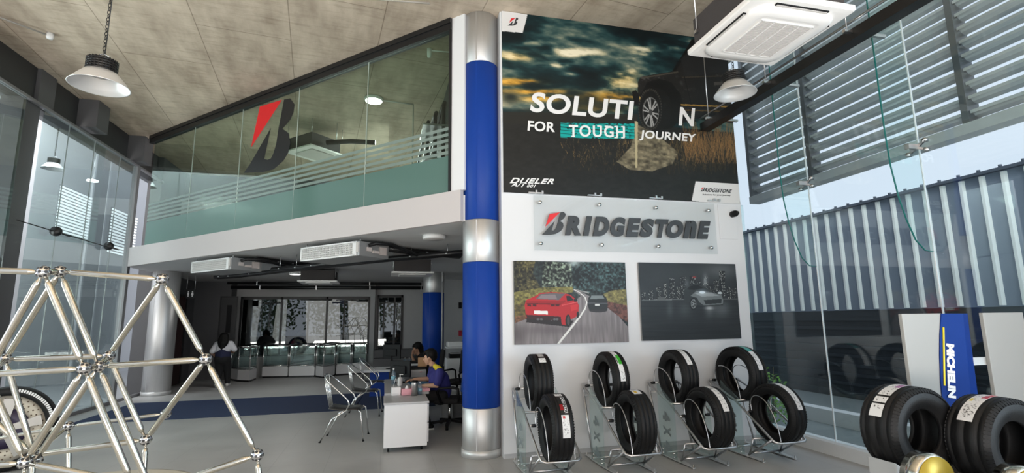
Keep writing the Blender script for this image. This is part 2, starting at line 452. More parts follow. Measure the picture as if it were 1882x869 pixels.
def vnoise(H, W, sy, sx, oct=4, seed=0):
    g = np.random.default_rng(seed); out = np.zeros((H, W)); amp = 1; tot = 0
    for o in range(oct):
        ny, nx = max(2, int(sy*2**o)+2), max(2, int(sx*2**o)+2)
        a = g.random((ny, nx)); yy = np.linspace(0, ny-1.001, H); xx = np.linspace(0, nx-1.001, W)
        y0 = yy.astype(int); x0 = xx.astype(int); fy = (yy-y0)[:, None]; fx = (xx-x0)[None]
        fy = fy*fy*(3-2*fy); fx = fx*fx*(3-2*fx)
        A = a[y0][:, x0]; B = a[y0][:, x0+1]; C_ = a[y0+1][:, x0]; D = a[y0+1][:, x0+1]
        out += amp*((A*(1-fx)+B*fx)*(1-fy)+(C_*(1-fx)+D*fx)*fy); tot += amp; amp *= .5
    return out/tot
class Canvas:
    def __init__(s, W, H, to_uv, col):
        s.W, s.H, s.to = W, H, to_uv
        s.a = np.zeros((H, W, 3))+np.array(col, float)
        s.yy, s.xx = np.mgrid[0:H, 0:W].astype(float)
    def pts(s, poly): return np.array([(u*(s.W-1), v*(s.H-1)) for u, v in (s.to(*p) for p in poly)])
    def mask(s, poly):
        p = s.pts(poly); m = np.zeros((s.H, s.W), bool); n = len(p)
        for i in range(n):
            x1, y1 = p[i]; x2, y2 = p[(i+1) % n]
            if y1 == y2: continue
            c = ((y1 > s.yy) != (y2 > s.yy)) & (s.xx < (x2-x1)*(s.yy-y1)/(y2-y1)+x1); m ^= c
        return m
    def poly(s, poly, col, al=1.0):
        m = s.mask(poly); s.a[m] = s.a[m]*(1-al)+np.array(col, float)*al; return m
    def ell(s, c, rx, ry, col, al=1.0, rot=0, soft=0, n=40):
        if not soft:
            cr, sr = math.cos(rot), math.sin(rot)
            return s.poly([(c[0]+rx*math.cos(t)*cr-ry*math.sin(t)*sr, c[1]+rx*math.cos(t)*sr+ry*math.sin(t)*cr) for t in np.linspace(0, 2*PI, n, endpoint=False)], col, al)
        p = s.pts([c, (c[0]+rx, c[1]), (c[0], c[1]+ry)])
        ax, ay = p[1]-p[0], p[2]-p[0]
        M_ = np.linalg.inv(np.array([ax, ay]).T); dx = s.xx-p[0][0]; dy = s.yy-p[0][1]
        q = (M_[0, 0]*dx+M_[0, 1]*dy)**2+(M_[1, 0]*dx+M_[1, 1]*dy)**2
        w = (al*np.exp(-q*1.2))[..., None]; s.a = s.a*(1-w)+np.array(col, float)*w
    def line(s, a, b, w, col, al=1.0):
        d = np.array(b, float)-np.array(a, float); L_ = np.hypot(*d); nrm = np.array([-d[1], d[0]])/max(L_, 1e-6)*w/2
        a = np.array(a, float); b = np.array(b, float)
        s.poly([tuple(a+nrm), tuple(b+nrm), tuple(b-nrm), tuple(a-nrm)], col, al)

# ------------------------------------------------------------------ room shell
CEIL = 5.73
struct('floor', MB().box(-5.55, 5.2, -5.2, 22.2, -.12, 0), FLOORM)
struct('ceiling', MB().box(-6.2, 5.35, -5.2, 22.2, CEIL, CEIL+.25), CONC)
WY = 6.17
struct('wall_tyres', MB().box(1.405, 4.93, WY, WY+.18, 0, CEIL-.002), WHITE)
struct('baseboard_tyres', MB().box(1.41, 4.93, WY-.006, WY, 0, .05), mat('skirting_grey', (.5, .5, .51), .5))
struct('wall_back_right', MB().box(3.1, 3.28, WY+.18, 18.4, 0, CEIL-.002), BKWALL)
# upper level slab, fascia and pilaster
sl = MB().prism([(0.945, MEZ-.945), (-5.5, MEZ+5.5), (-5.5, 20.0), (3.09, 20.0), (3.09, 6.36), (0.945, 6.36)], (0, 0, 2.86), (1, 0, 0), (0, 1, 0), (0, 0, .34))
struct('floor_upper', sl, SOFF)
dn = V(-1, -1, 0).normalized()
fa, fb = V(.945, MEZ-.945, 0), V(-5.45, MEZ+5.45, 0)
m = MB().obox((fa+fb)/2+dn*.03+V(0, 0, 3.055), (fb-fa)/2, dn*.03, (0, 0, .205))
struct('trim_1', m, FASC)
pa, pb = V(.815, MEZ-.815, 0), V(.965, MEZ-.965, 0)
m = MB().obox((pa+pb)/2-dn*.06+V(0, 0, (3.262+CEIL)/2), (pb-pa)/2, dn*.08, (0, 0, (CEIL-3.262)/2-.002))
struct('trim_2', m, WHITE)
struct('wall_upper_back', MB().box(-5.5, 3.09, 15.5, 15.68, 3.21, CEIL-.002), DKWALL)
m = MB().box(.98, 1.1, 6.75, 15.49, 3.21, CEIL-.002)
struct('wall_upper_right', m, DKWALL)
# mezzanine glazing
w1 = thing('window_1', None, None, (-2, 9.3, 3.26)); w1['kind'] = 'structure'
GJ = [-4.99, -3.83, -2.66, -1.503, -.335, .812]
def mzp(x, z, off=0.0): return V(x, MEZ-x, z)+dn*off
for a, b in zip(GJ[:-1], GJ[1:]):
    m = MB().obox((mzp(a+.004, 0)+mzp(b-.004, 0))/2+V(0, 0, (3.262+5.55)/2), (mzp(b-.004, 0)-mzp(a+.004, 0))/2, dn*.005, (0, 0, (5.55-3.262)/2))
    m.build('pane', GLM, w1)
    m = MB()
    m.obox((mzp(a+.004, 0, .008)+mzp(b-.004, 0, .008))/2+V(0, 0, (3.265+3.765)/2), (mzp(b-.004, 0)-mzp(a+.004, 0))/2, dn*.0015, (0, 0, .25))
    plab(m.build('frosted_film', GLF, w1), 'frosted lower band of glass')
    m = MB()
    for k in range(5):
        z = 3.815+k*.083
        m.obox((mzp(a+.004, 0, .008)+mzp(b-.004, 0, .008))/2+V(0, 0, z), (mzp(b-.004, 0)-mzp(a+.004, 0))/2, dn*.0015, (0, 0, .022))
    plab(m.build('stripe_film', GLS, w1), 'frosted horizontal stripes')
m = MB()
for x in GJ[1:-1]:
    m.obox(mzp(x, (3.262+5.55)/2), (mzp(x+.004, 0)-mzp(x-.004, 0))/2, dn*.006, (0, 0, (5.55-3.262)/2))
m.build('glass_joint', mat('pale_silicone', (.5, .54, .5), .4), w1)
m = MB()
m.obox((mzp(-5.1, 0)+mzp(.814, 0))/2+V(0, 0, 5.60), (mzp(.814, 0)-mzp(-5.1, 0))/2, dn*.05, (0, 0, .048))
m.obox((mzp(-5.1, 0)+mzp(.814, 0))/2+V(0, 0, 5.685)+dn*.02, (mzp(.814, 0)-mzp(-5.1, 0))/2, dn*.045, (0, 0, .036))
m.obox((mzp(.79, 0)+mzp(.812, 0))/2+V(0, 0, 4.4), (mzp(.812, 0)-mzp(.79, 0))/2, dn*.04, (0, 0, 1.15))
m.obox((mzp(-5.1, 0)+mzp(.814, 0))/2+V(0, 0, 3.256), (mzp(.814, 0)-mzp(-5.1, 0))/2, dn*.02, (0, 0, .008))
m.build('frame', BLACK, w1)
# left glass wall with header boxes
LX = -5.45
struct('wall_left_header', MB().box(-5.75, -5.56, 1.0, 14.0, 5.12, CEIL-.002), CHAR)
m = MB()
for (y, x0, z0) in ((9.33, -5.98, 5.12), (10.5, -5.56, 5.20), (12.42, -5.56, 5.16)):
    m.box(-5.56 if y > 9.4 else -5.58, -5.24 if y > 9.4 else -5.50, y, y+.4, z0, CEIL-.003)
struct('trim_3', m, GREYP)
m = MB().box(-5.80, -5.50, 9.02, 9.42, 0, 5.115)
struct('trim_4', m, GREYP)
w2 = thing('window_2', None, None, (LX, 8, 0)); w2['kind'] = 'structure'
yj = [3.2, 5.2, 7.1, 9.0]
yj2 = [9.43, onx(129, 227, LX).y, onx(165, 340, LX).y, onx(213, 360, LX).y, onx(247, 330, LX).y]
for a, b in list(zip(yj[:-1], yj[1:]))+list(zip(yj2[:-1], yj2[1:])):
    MB().box(LX-.006, LX+.006, a+.004, b-.004, .06, 5.08).build('pane', GLL, w2)
m = MB()
for y in yj[1:-1]+yj2[1:-1]: m.box(LX-.007, LX+.007, y-.004, y+.004, .06, 5.08)
m.build('glass_joint', mat('grey_silicone', (.35, .36, .36), .4), w2)
m = MB().box(LX-.04, LX+.04, 2, 14.0, 5.08, 5.12).box(LX-.03, LX+.03, 2, 14.0, 0, .06)
m.box(LX-.05, LX+.05, yj2[-1], yj2[-1]+.12, .06, 5.08)
m.build('frame', mat('grey_anodised_frame', (.24, .24, .25), .45, .4), w2)
# tension rod with clamps along the left glass
A_, B_ = onx(30, 404, LX+.08), onx(215, 459, LX+.08)
rod = thing('tension_rod', 'thin steel tension rod with dark clamp discs across left glass wall', 'rod', A_)
MB().tube(A_, B_, .008).build('rod', BLACK, rod)
for p in ((103, 425), (200, 452)):
    c = onx(*p, LX+.08)
    m = MB().lathe([(0, -.05), (.075, -.04), (.085, 0), (.075, .04), (0, .05)], c, 'y', 16)
    m.box(LX+.006, c.x, c.y-.02, c.y+.02, c.z-.02, c.z+.02)
    m.tube(c, c+V(.02, .35, -.03), .012)
    m.build('clamp', BLACK, rod)
# the hall beyond the left glass
struct('wall_left_outer', MB().box(-9.2, -9.0, 2, 24, -.1, 8.5), OUTW)
struct('floor_left_outer', MB().box(-9.0, -5.56, 2, 24, -.14, -.02), mat('outer_floor', (.33, .34, .35), .6))
struct('wall_left_return', MB().box(-5.75, -5.45, 14.0, 22, 0, CEIL-.002), DKWALL)
lv = thing('louvre_reflection', 'white glowing slats imitating a louvre reflection in left glass, behind round clamp', 'reflection', (-8.95, 14.0, 2))
def reflected_slats(root, pts):
    ps = [onx(*p, -8.99) for p in pts]
    y0, y1 = min(p.y for p in ps), max(p.y for p in ps); z0, z1 = min(p.z for p in ps), max(p.z for p in ps)
    n = 15; pit = (z1-z0)/n
    MB().box(-8.999, -8.98, y0, y1, z0, z1).build('backing', mat('slat_backing', (.33, .34, .35), .6), root)
    m = MB()
    for k in range(n): m.box(-8.98, -8.94, y0+.02, (y0+y1)/2-.03, z0+pit*(k+.1), z0+pit*(k+.6)).box(-8.98, -8.94, (y0+y1)/2+.03, y1-.02, z0+pit*(k+.1), z0+pit*(k+.6))
    m.build('slat_panel', GLOWSLAT, root)
GLOWSLAT = emit_mat('glowing_slat', (.9, .93, .95), .55)  # slats glow by emission, standing in for bright reflections in the left glass
reflected_slats(lv, [(110, 338), (158, 440)])
lv2 = thing('louvre_reflection', 'white glowing slats imitating a louvre reflection in left glass nearest the silver corner frame', 'reflection', (-8.95, 18, 2)); reflected_slats(lv2, [(205, 380), (243, 475)])
lv3 = thing('louvre_reflection', 'white glowing slats imitating a louvre reflection at left edge beside dark mullion', 'reflection', (-8.95, 11, 2)); reflected_slats(lv3, [(-14, 285), (24, 440)])
dr = thing('door_1', None, None, (-9, 16, 0)); dr['kind'] = 'structure'
p0, p1 = onx(180, 270, -8.99), onx(205, 270, -8.99)
MB().box(-8.998, -8.96, p0.y, p1.y, -.02, p0.z).build('door_leaf', mat('pale_grey_door', (.42, .43, .44), .5), dr)
MB().box(-8.998, -8.94, p0.y-.08, p0.y, -.02, p0.z+.08).box(-8.998, -8.94, p1.y, p1.y+.08, -.02, p0.z+.08).box(-8.998, -8.94, p0.y, p1.y, p0.z, p0.z+.08).build('door_frame', WHITE, dr)
# right glass wall
RX = 5.2
w3 = thing('window_3', None, None, (RX, 3, 0)); w3['kind'] = 'structure'
rj = [-.43, .98, 2.39, 3.81, 5.22, 6.63]
for a, b in zip(rj[:-1], rj[1:]):
    MB().box(RX-.006, RX+.006, a+.004, b-.004, .14, 5.6).build('pane', GLC, w3)
m = MB()
for y in rj[1:-1]: m.box(RX-.008, RX+.008, y-.005, y+.005, .14, 5.6)
m.build('glass_joint', mat('clear_silicone', (.78, .82, .84), .3), w3)
for y in rj[1:-1]:
    poly = [(0, 5.6), (0, 2.21), (.10, 2.22), (.20, 2.32), (.28, 2.52), (.34, 2.75), (.385, 3.05), (.40, 3.4), (.40, 5.6)]
    m = MB().prism(poly, (RX-.012, y-.006, 0), (-1, 0, 0), (0, 0, 1), (0, .012, 0)); m.build('fin', GLFIN, w3)
    m = MB(); edge = poly[1:]
    for p, q in zip(edge[:-1], edge[1:]): m.bar((RX-.012-p[0], y, p[1]), (RX-.012-q[0], y, q[1]), .014, .006)
    plab(m.build('fin_edge', GLE, w3), 'dark green glass edge of fin')
    m = MB(); c = V(RX-.03, y, 3.27)
    for dy, dz in ((-.09, -.05), (.09, -.05), (-.09, .05), (.09, .05)):
        m.bar(c, c+V(0, dy, dz), .02, .025); m.lathe([(0, -.02), (.022, -.02), (.022, .025), (0, .025)], c+V(.0, dy, dz), 'x', 10)
    m.box(RX-.16, RX-.012, y-.025, y+.025, 3.245, 3.295)
    m.build('spider_fitting', STEEL, w3)
m = MB().box(RX-.03, RX+.03, -.43, 6.63, 5.6, 5.66)
m.build('frame', SATIN, w3)
struct('baseboard_right', MB().box(5.1, 5.3, -1.5, 7.4, 0, .14), KERBW)
struct('trim_5', MB().box(4.93, 4.99, WY+.02, WY+.16, 0, 3.2), GLR)
struct('wall_glass_return', MB().box(3.28, 5.3, 7.5, 7.6, 0, 3.2), mat('teal_return', (.25, .40, .44), .4))
# columns
def column(name, label, c, r, bands, extra=None):
    t = thing(name, label, 'column', (c[0], c[1], 0), 'aluminium and blue round columns')
    for (z0, z1, mt) in bands:
        g = .006
        m = MB().lathe([(0, z0), (r-g, z0), (r, z0+g), (r, z1-g), (r-g, z1), (0, z1)], (c[0], c[1], 0), 'z', 56)
        for k in range(2):      # vertical joint of the cladding sheets
            a = -2.0+k*PI; m.bar((c[0]+r*math.cos(a), c[1]+r*math.sin(a), z0+.01), (c[0]+r*math.cos(a), c[1]+r*math.sin(a), z1-.01), .012, .004, (math.cos(a), math.sin(a), 0))
        m.build('blue_band' if mt is BLUEC else 'metal_band', mt, t)
    m = MB().lathe([(r, 0), (r+.012, 0), (r+.012, .09), (r, .09)], (c[0], c[1], 0), 'z', 48, closed=True)
    m.build('base_ring', GALV, t)
    return t
cy = lambda py: ony(885, py, 6.2).z
column('round_column', 'tall round column with two blue bands beside the white display wall', (1.19, 6.44), .235,
       [(0, cy(752), CLAD), (cy(752), cy(480), BLUEC), (cy(480), cy(401), CLAD), (cy(401), cy(110), BLUEC), (cy(110), CEIL-.002, CLAD)])
c2 = lambda py: ony(797, py, 13.3).z
column('round_column', 'blue round column with silver top standing behind the desk workers', (1.24, 13.6), .28,
       [(0, .5, CLAD), (.5, c2(537), BLUEC), (c2(537), 2.858, CLAD)])
column('round_column', 'plain silver round column under left end of mezzanine', (-5.10, 13.9), .29, [(0, 2.858, CLAD)])
# carpet
MBc = MB().box(-5.0, 1.0, 10.25, 12.55, 0, .008)
tag(MBc.build('carpet_runner', BLUEF, loc=(0, 10.25, 0)), 'dark blue carpet strip lying across the grey floor', 'carpet')

# ------------------------------------------------------------------ outside on the right
ob = thing('louvre_screen', 'tall grey metal louvre screen hanging outside the right glass wall', 'louvre screen', (6.2, 3, 3.55))
posts = [7.36, 6.07, 3.95, 1.85, -.3]
for a, b in zip(posts[:-1], posts[1:]):
    m = MB()
    for k in range(20):
        z = 3.72+k*.163
        m.prism([(-.065, .040), (-.059, .040), (-.059, .078), (-.01, .050), (.005, .030), (.065, .006), (.065, .000), (.0, .022), (-.015, .043), (-.065, .072)], (6.2, b+.04, z), (1, 0, 0), (0, 0, 1), (0, a-b-.08, 0))
    m.build('slat_panel', GALV, ob)
for y in posts:
    m = MB().box(6.11, 6.29, y-.035, y+.035, 3.56, 7.0)
    m.build('post', mat('louvre_post', (.16, .17, .18), .4, .6), ob)
MB().box(6.10, 6.30, -.4, 7.40, 3.54, 3.66).build('bottom_rail', GALV, ob)
BX = 9.5
za, zb, zc = onx(1450, 573, BX).z, onx(1600, 372, BX).z, 0
bld = thing('warehouse', 'blue grey corrugated warehouse with pale ribs outside the glass', 'building', (BX, 9, -.1))
MB().box(BX+.03, BX+.3, 1.0, 19, za, zb).build('cladding', CLADB, bld)
m = MB(); y = 1.1
while y < 19:
    m.prism([(-.045, 0), (-.022, .05), (.022, .05), (.045, 0)], (BX+.03, y, za+.02), (0, 1, 0), (-1, 0, 0), (0, 0, zb-za-.04)); y += .31
m.build('cladding_ribs', RIBW, bld)
m = MB(); z = -.1
MB().box(BX+.04, BX+.3, 1.0, 19, -.1, za).build('lower_wall', DKSLAT, bld)
m = MB()
for k in range(9): m.box(BX-.02, BX+.05, 1, 19, -.02+k*(za/9.), -.02+(k+.35)*(za/9.))
m.build('slat_panel', DKSLAT, bld)
m = MB().box(BX-.06, BX+.4, 1, 19, zb, zb+.05)
y = 1.1
while y < 19:
    m.lathe([(0, 0), (.026, 0), (.026, .04), (0, .04)], (BX-.03, y, zb+.05), 'z', 8); y += .31
m.build('roof_edge', mat('roof_flashing', (.12, .14, .18), .4, .4), bld)
kx = onz(1540, 757, .12).x
struct('ground_right', MB().box(5.3, 40, -30, 40, -.16, -.10), PAVE)
struct('ground_front', MB().box(-30, 40, -40, -5.2, -.2, -.12), mat('sunlit_forecourt', (.45, .44, .42), .8, var=.08))
tag(MB().prism([(0, -.1), (0, .12), (.05, .14), (.12, .14), (.12, -.1)], (kx, -2, 0), (1, 0, 0), (0, 0, 1), (0, 18, 0)).build('kerb', KERBW, loc=(kx, 5, -.1)), 'low white kerb running outside below the dark wall', 'kerb')
# shrub outside behind the last rack
def leaf_plant(c, n, rad, h, label):
    t = thing('shrub', label, 'plant', c)
    m = MB(); g = random.Random(3)
    for k in range(14):
        a = g.uniform(0, 2*PI); r_ = rad*g.uniform(.1, .8)
        m.tube(c, V(c)+V(r_*math.cos(a), r_*math.sin(a), h*g.uniform(.6, 1)), .006, 5)
    m.build('stem', mat('stem_brown', (.12, .10, .05), .7), t)
    m = MB()
    for k in range(n):
        a = g.uniform(0, 2*PI); r_ = rad*math.sqrt(g.random()); p = V(c)+V(r_*math.cos(a), r_*math.sin(a), h*(.15+.85*g.random()*(1-.35*r_/rad)))
        d = V(g.uniform(-1, 1), g.uniform(-1, 1), g.uniform(-.3, .8)).normalized()*.055; s_ = d.cross(V(g.uniform(-1, 1), g.uniform(-1, 1), g.uniform(-1, 1))).normalized()*.018
        m.add([p, p+d*.5+s_, p+d, p+d*.5-s_], [(0, 1, 2, 3)])
    m.build('foliage', LEAF, t)
leaf_plant((5.72, 6.88, -.1), 420, .24, .98, 'small bright green shrub outside glass, seen through lower tyre of last rack')
leaf_plant((6.3, 3.9, -.1), 160, .22, .55, 'low green shrub outside, seen through hole of rightmost big tyre')

# the street front behind the photographer, mirrored in the display window
m = MB()
for x in (-5.4, -2.9, -.05, 2.8, 5.1): m.box(x-.06, x+.06, -5.19, -5.07, 0, CEIL-.002)
m.box(-5.4, 5.1, -5.17, -5.09, 3.0, 3.12)
struct('trim_7', m, CHAR)
g = random.Random(12); m = MB()
for k in range(5200):
    cx_ = g.choice((-9.5, -5.2, -1.4, 2.6, 6.4, 10.5)); a = g.uniform(0, 2*PI); b = math.acos(g.uniform(-1, 1)); r_ = 2.3*g.random()**.4
    p = V(cx_+r_*math.sin(b)*math.cos(a), -15+r_*math.sin(b)*math.sin(a), 3.2+1.35*r_*math.cos(b))
    d = V(g.uniform(-1, 1), g.uniform(-1, 1), g.uniform(-1, 1)).normalized()*.34; s_ = d.cross(V(g.uniform(-1, 1), g.uniform(-1, 1), g.uniform(-1, 1))).normalized()*.12
    m.add([p, p+d*.5+s_, p+d, p+d*.5-s_], [(0, 1, 2, 3)])
for x in (-9.5, -5.2, -1.4, 2.6, 6.4, 10.5): m.tube((x, -15, -.12), (x, -15, 3.2), .14, 8)
tag(m.build('tree_row', mat('street_tree_leaf', (.05, .09, .03), .6, var=.4, scale=12), loc=(0, -15, -.12)), 'row of leafy street trees across the forecourt, mirrored in display window', 'trees', kind='stuff')

# ------------------------------------------------------------------ the poster wall
PRINT = paint_mat('printed_sheet', .42, .35)
PYF = WY-.03
def zp(x, y): return (840+x/2.2875, y/2.2875)
PX0, PX1, PZ0, PZ1 = 1.425, 4.905, 3.207, 5.722
def pos_uv(x, y):
    p = ony(*zp(x, y), PYF); return ((p.x-PX0)/(PX1-PX0), (PZ1-p.z)/(PZ1-PZ0))
def paint_poster():
    W, H = 520, 376
    C = Canvas(W, H, pos_uv, (26, 28, 28)); vv = C.yy/H; uu = C.xx/W
    n = vnoise(H, W, 5, 4, 6, 11); n2 = vnoise(H, W, 9, 5, 5, 4); n3 = vnoise(H, W, 60, 50, 3, 9)
    br = np.zeros((H, W)); wm = np.zeros((H, W)); keep = C.a
    for (c, rx, ry, al, warm) in [((470, 222), 120, 24, .95, 0), ((790, 212), 62, 42, 1.0, 0), ((255, 238), 90, 22, .8, .3), ((690, 335), 95, 45, .95, .25), ((650, 300), 30, 24, .5, 0), ((330, 182), 120, 16, .5, 0), ((420, 272), 80, 14, .8, 0), ((480, 312), 40, 10, .8, 0), ((930, 175), 80, 36, .9, 0),
                                  ((250, 345), 150, 18, .85, 1), ((330, 385), 200, 16, .7, 1), ((620, 410), 190, 28, .85, 1), ((380, 415), 130, 16, .7, 1), ((600, 450), 160, 22, .6, 1)]:
        C.a = np.zeros((H, W, 3)); C.ell(c, rx, ry, (1, 1, 1), al, soft=1); e = C.a[..., 0]; br = np.maximum(br, e); wm = np.maximum(wm, e*warm)
    nh = vnoise(H, W, 16, 7, 5, 31); nv = vnoise(H, W, 34, 16, 4, 77)
    br = br*np.clip((nh*.6+nv*.4-.30)*3.4, .12, 1.25)
    lev = (n*.35+n2*.25+nh*.25+nv*.15-.5)*5.2+br*1.25+.02+.22*np.clip((uu-.45)*2, 0, 1)*(1-vv*2).clip(0, 1); xs_ = [-.6, -.1, .25, .6, .95, 1.4]
    cool = [(5, 20, 24), (12, 38, 42), (34, 66, 68), (96, 112, 102), (186, 180, 148), (240, 232, 204)]; warmc = [(12, 24, 22), (34, 40, 34), (92, 78, 44), (176, 132, 52), (224, 172, 72), (240, 205, 120)]
    ca_ = np.stack([np.interp(lev, xs_, [q[i] for q in cool]) for i in range(3)], -1); wa_ = np.stack([np.interp(lev, xs_, [q[i] for q in warmc]) for i in range(3)], -1)
    wk_ = np.clip(wm*1.6, 0, 1)[..., None]; C.a = ca_*(1-wk_)+wa_*wk_
    for k in range(9):      # light shafts
        C.poly([(640+k*10, 350), (648+k*10, 350), (600+k*26, 400), (585+k*26, 400)], (230, 214, 150), .06)
    # dark land
    m = C.mask([(180, 470), (300, 480), (520, 470), (760, 495), (760, 520), (1180, 560), (1180, 900), (180, 900)])
    land = np.array([27, 28, 27.])+(n3[..., None]-.5)*14; C.a[m] = land[m]
    for (x, y, w, h) in [(225, 410, 46, 40), (480, 425, 80, 60), (560, 430, 60, 56), (420, 455, 70, 30), (660, 450, 50, 30), (330, 470, 140, 20)]:
        C.ell((x, y), w, h*.8, (24, 32, 30), .9, soft=1)
    C.poly([(187, 470), (760, 480), (760, 520), (187, 520)], (34, 34, 30), .85)
    # grass in the lower part
    g = random.Random(2)
    for k in range(1500):
        x = g.uniform(440, 1178); dens = (x-430)/750
        if g.random() > .25+dens: continue
        y = g.uniform(600, 735); l = g.uniform(15, 60)*(.5+dens); dx = g.uniform(-14, 14)
        s = g.uniform(.5, 1.1)*(1-.55*max(0, (y-650)/90)); c = (82*s, 72*s, 52*s) if g.random() < .7 else (138*s, 112*s, 72*s)
        C.poly([(x, y), (x+dx, y-l), (x+2.5, y)], c, .8)
    for k in range(300):
        x = g.uniform(960, 1175); y = g.uniform(600, 690); dx = g.uniform(-30, 30); l = g.uniform(40, 110)
        s = g.uniform(.6, 1); C.line((x, y), (x+dx, y-l), 1.6, (148*s, 112*s, 70*s), .75)
    m = C.mask([(752, 520), (800, 545), (870, 590), (930, 640), (905, 690), (820, 720), (730, 715), (670, 680), (730, 620)])
    rk = np.array([112, 104, 84.])*(0.35+1.2*n3[..., None]); C.a[m] = rk[m]
    # off-road car
    body = [(760, 345), (772, 322), (905, 300), (935, 262), (985, 165), (1015, 165), (1180, 190), (1180, 520), (1000, 500), (955, 470), (940, 395), (900, 345), (850, 330), (800, 345), (775, 390), (760, 400)]
    C.poly([(764, 400), (772, 345), (850, 318), (915, 340), (955, 395), (965, 480), (1010, 510), (900, 520), (780, 420)], (14, 14, 14))
    m = C.mask(body); bd = np.array([27, 26, 25.])+(np.clip(n3-.55, 0, 1)*190*np.clip((n-.45)*5, 0, 1))[..., None]; C.a[m] = bd[m]
    C.poly([(905, 298), (918, 298), (1002, 168), (988, 165)], (10, 10, 10)); C.poly([(940, 250), (1008, 180), (1130, 200), (1140, 240), (1150, 300), (960, 320)], (32, 32, 33), .9)
    C.line((775, 328), (930, 302), 6, (66, 62, 54)); C.line((945, 325), (1160, 318), 4, (62, 54, 44)); C.line((940, 440), (1165, 450), 6, (150, 118, 58)); C.line((940, 462), (1165, 470), 4, (92, 72, 40))
    C.line((955, 320), (985, 440), 4, (12, 12, 12)); C.poly([(1080, 345), (1120, 343), (1120, 356), (1080, 358)], (70, 66, 62))
    C.poly([(735, 385), (752, 378), (768, 400), (765, 445), (745, 440)], (12, 12, 12))
    C.poly([(775, 395), (800, 350), (850, 335), (900, 352), (938, 400), (945, 500), (900, 540), (860, 545), (800, 400)], (10, 10, 10))
    C.ell((832, 460), 70, 92, (15, 15, 15)); C.ell((812, 460), 50, 88, (24, 24, 23)); C.ell((812, 462), 44, 78, (16, 16, 16))
    for k in range(44):
        a = 2*PI*k/44; C.line((812+50*math.cos(a), 460+88*math.sin(a)), (812+45*math.cos(a), 460+80*math.sin(a)), 4, (58, 56, 50))
    C.ell((814, 472), 35, 64, (88, 88, 86)); C.ell((815, 472), 31, 58, (20, 20, 20))
    for k in range(6):
        a = 2*PI*k/6+.3
        for d in (-.16, .16): C.line((814, 472), (814+33*math.cos(a+d), 472+61*math.sin(a+d)), 5, (150, 150, 148))
    C.ell((814, 472), 8, 13, (60, 60, 60))
    C.poly([(747, 508), (760, 512), (758, 705), (750, 705)], (176, 164, 130))
    m = C.mask([(436, 516), (746, 520), (746, 584), (434, 578)])
    rows = ((pos_v_rows(C)) % 1.0 < .16)
    C.a[m] = (8, 158, 152); C.a[m & rows] = (6, 30, 34)
    for k in range(60):
        x = g.uniform(440, 735); y = g.uniform(518, 580); C.line((x, y), (x+10, y+g.uniform(-3, 3)), 4, (8, 60, 62))
    C.poly([(183, 40), (296, 62), (276, 138), (180, 130)], (222, 222, 222))
    C.poly([(1003, 763), (1190, 773), (1190, 880), (987, 842)], (222, 222, 222))
    return C.a
def pos_v_rows(C): return (C.yy/C.H)*56
pos = thing('poster', 'large landscape poster with dark off-road car above tyre display wall', 'poster', ((PX0+PX1)/2, WY, PZ0))
MB().box(PX0, PX1, PYF+.002, WY-.001, PZ0, PZ1).build('panel', WHITE, pos)
grid_print('printed_face', paint_poster(), lambda u, v: (PX0+u*(PX1-PX0), PYF, PZ1-v*(PZ1-PZ0)), PRINT, pos)
LD = V(0, -.003, 0)
def onp(f, x, y, Y): return ony(*f(x, y), Y)
def lettering(parent, name, f, Y, body, bl, br, tl, mt, bold=.03, shear=0, spacing=1.0, th=.003):
    m = MB(); text_on(m, body, onp(f, *bl, Y), onp(f, *br, Y), onp(f, *tl, Y), (0, -th, 0), bold, shear, spacing)
    return m.build(name, mt, parent)
PL = PYF-.001
lettering(pos, 'lettering', zp, PL, 'SOLUTI', (305, 470), (735, 505), (318, 386), LETW, .028, 0, 1.05)
lettering(pos, 'lettering', zp, PL, 'N', (931, 527), (994, 531), (938, 450), LETW, .028)
lettering(pos, 'lettering', zp, PL, 'FOR', (296, 549), (411, 556), (299, 507), LETW, .026, 0, 1.05)
lettering(pos, 'lettering', zp, PL, 'TOUGH', (470, 573), (706, 579), (470, 524), LETW, .02, 0, 1.15)
m = MB()          # slab serifs of the typewriter word
for k, (x, w) in enumerate([(488, 15), (596, 14), (628, 14), (668, 14), (697, 14), (668, 14), (697, 14)]):
    y = 573+(x-470)*.025-(0 if k in (0, 3, 4) else 46)
    a = onp(zp, x-w/2, y, PL); b = onp(zp, x+w/2, y, PL); m.bar(a+V(0, -.002, 0), b+V(0, -.002, 0), .003, .018)
m.build('lettering', LETW, pos)
lettering(pos, 'lettering', zp, PL, 'JOURNEY', (766, 590), (1000, 606), (772, 546), LETW, .026, 0, 1.05)
lettering(pos, 'lettering', zp, PL, 'DUELER', (221, 770), (405, 774), (226, 747), LETW, .03, .3, 1.12)
lettering(pos, 'lettering', zp, PL, 'A/T', (226, 783), (289, 787), (231, 765), LETW, .03, .3, 1.1)
lettering(pos, 'lettering', zp, PL, '001', (293, 787), (330, 788), (295, 775), LETW, .03, .3, 1.1)
lettering(pos, 'lettering', zp, PL, 'RIDGESTONE', (1040, 806), (1152, 812), (1044, 790), LETK, .03, .15, 1.1)
lettering(pos, 'lettering', zp, PL, 'Solutions for your journey', (1032, 822), (1150, 826), (1032, 814), LETK, .01, .1)
BK = [(518, 282), (540, 278), (556, 300), (552, 330), (540, 356), (512, 388), (535, 405), (540, 440), (533, 475), (515, 505), (480, 535), (440, 546), (372, 548), (395, 515), (470, 385), (446, 498), (458, 501), (470, 496), (480, 475), (490, 440), (497, 390)]
BR = [(430, 308), (510, 283), (470, 345), (398, 456)]
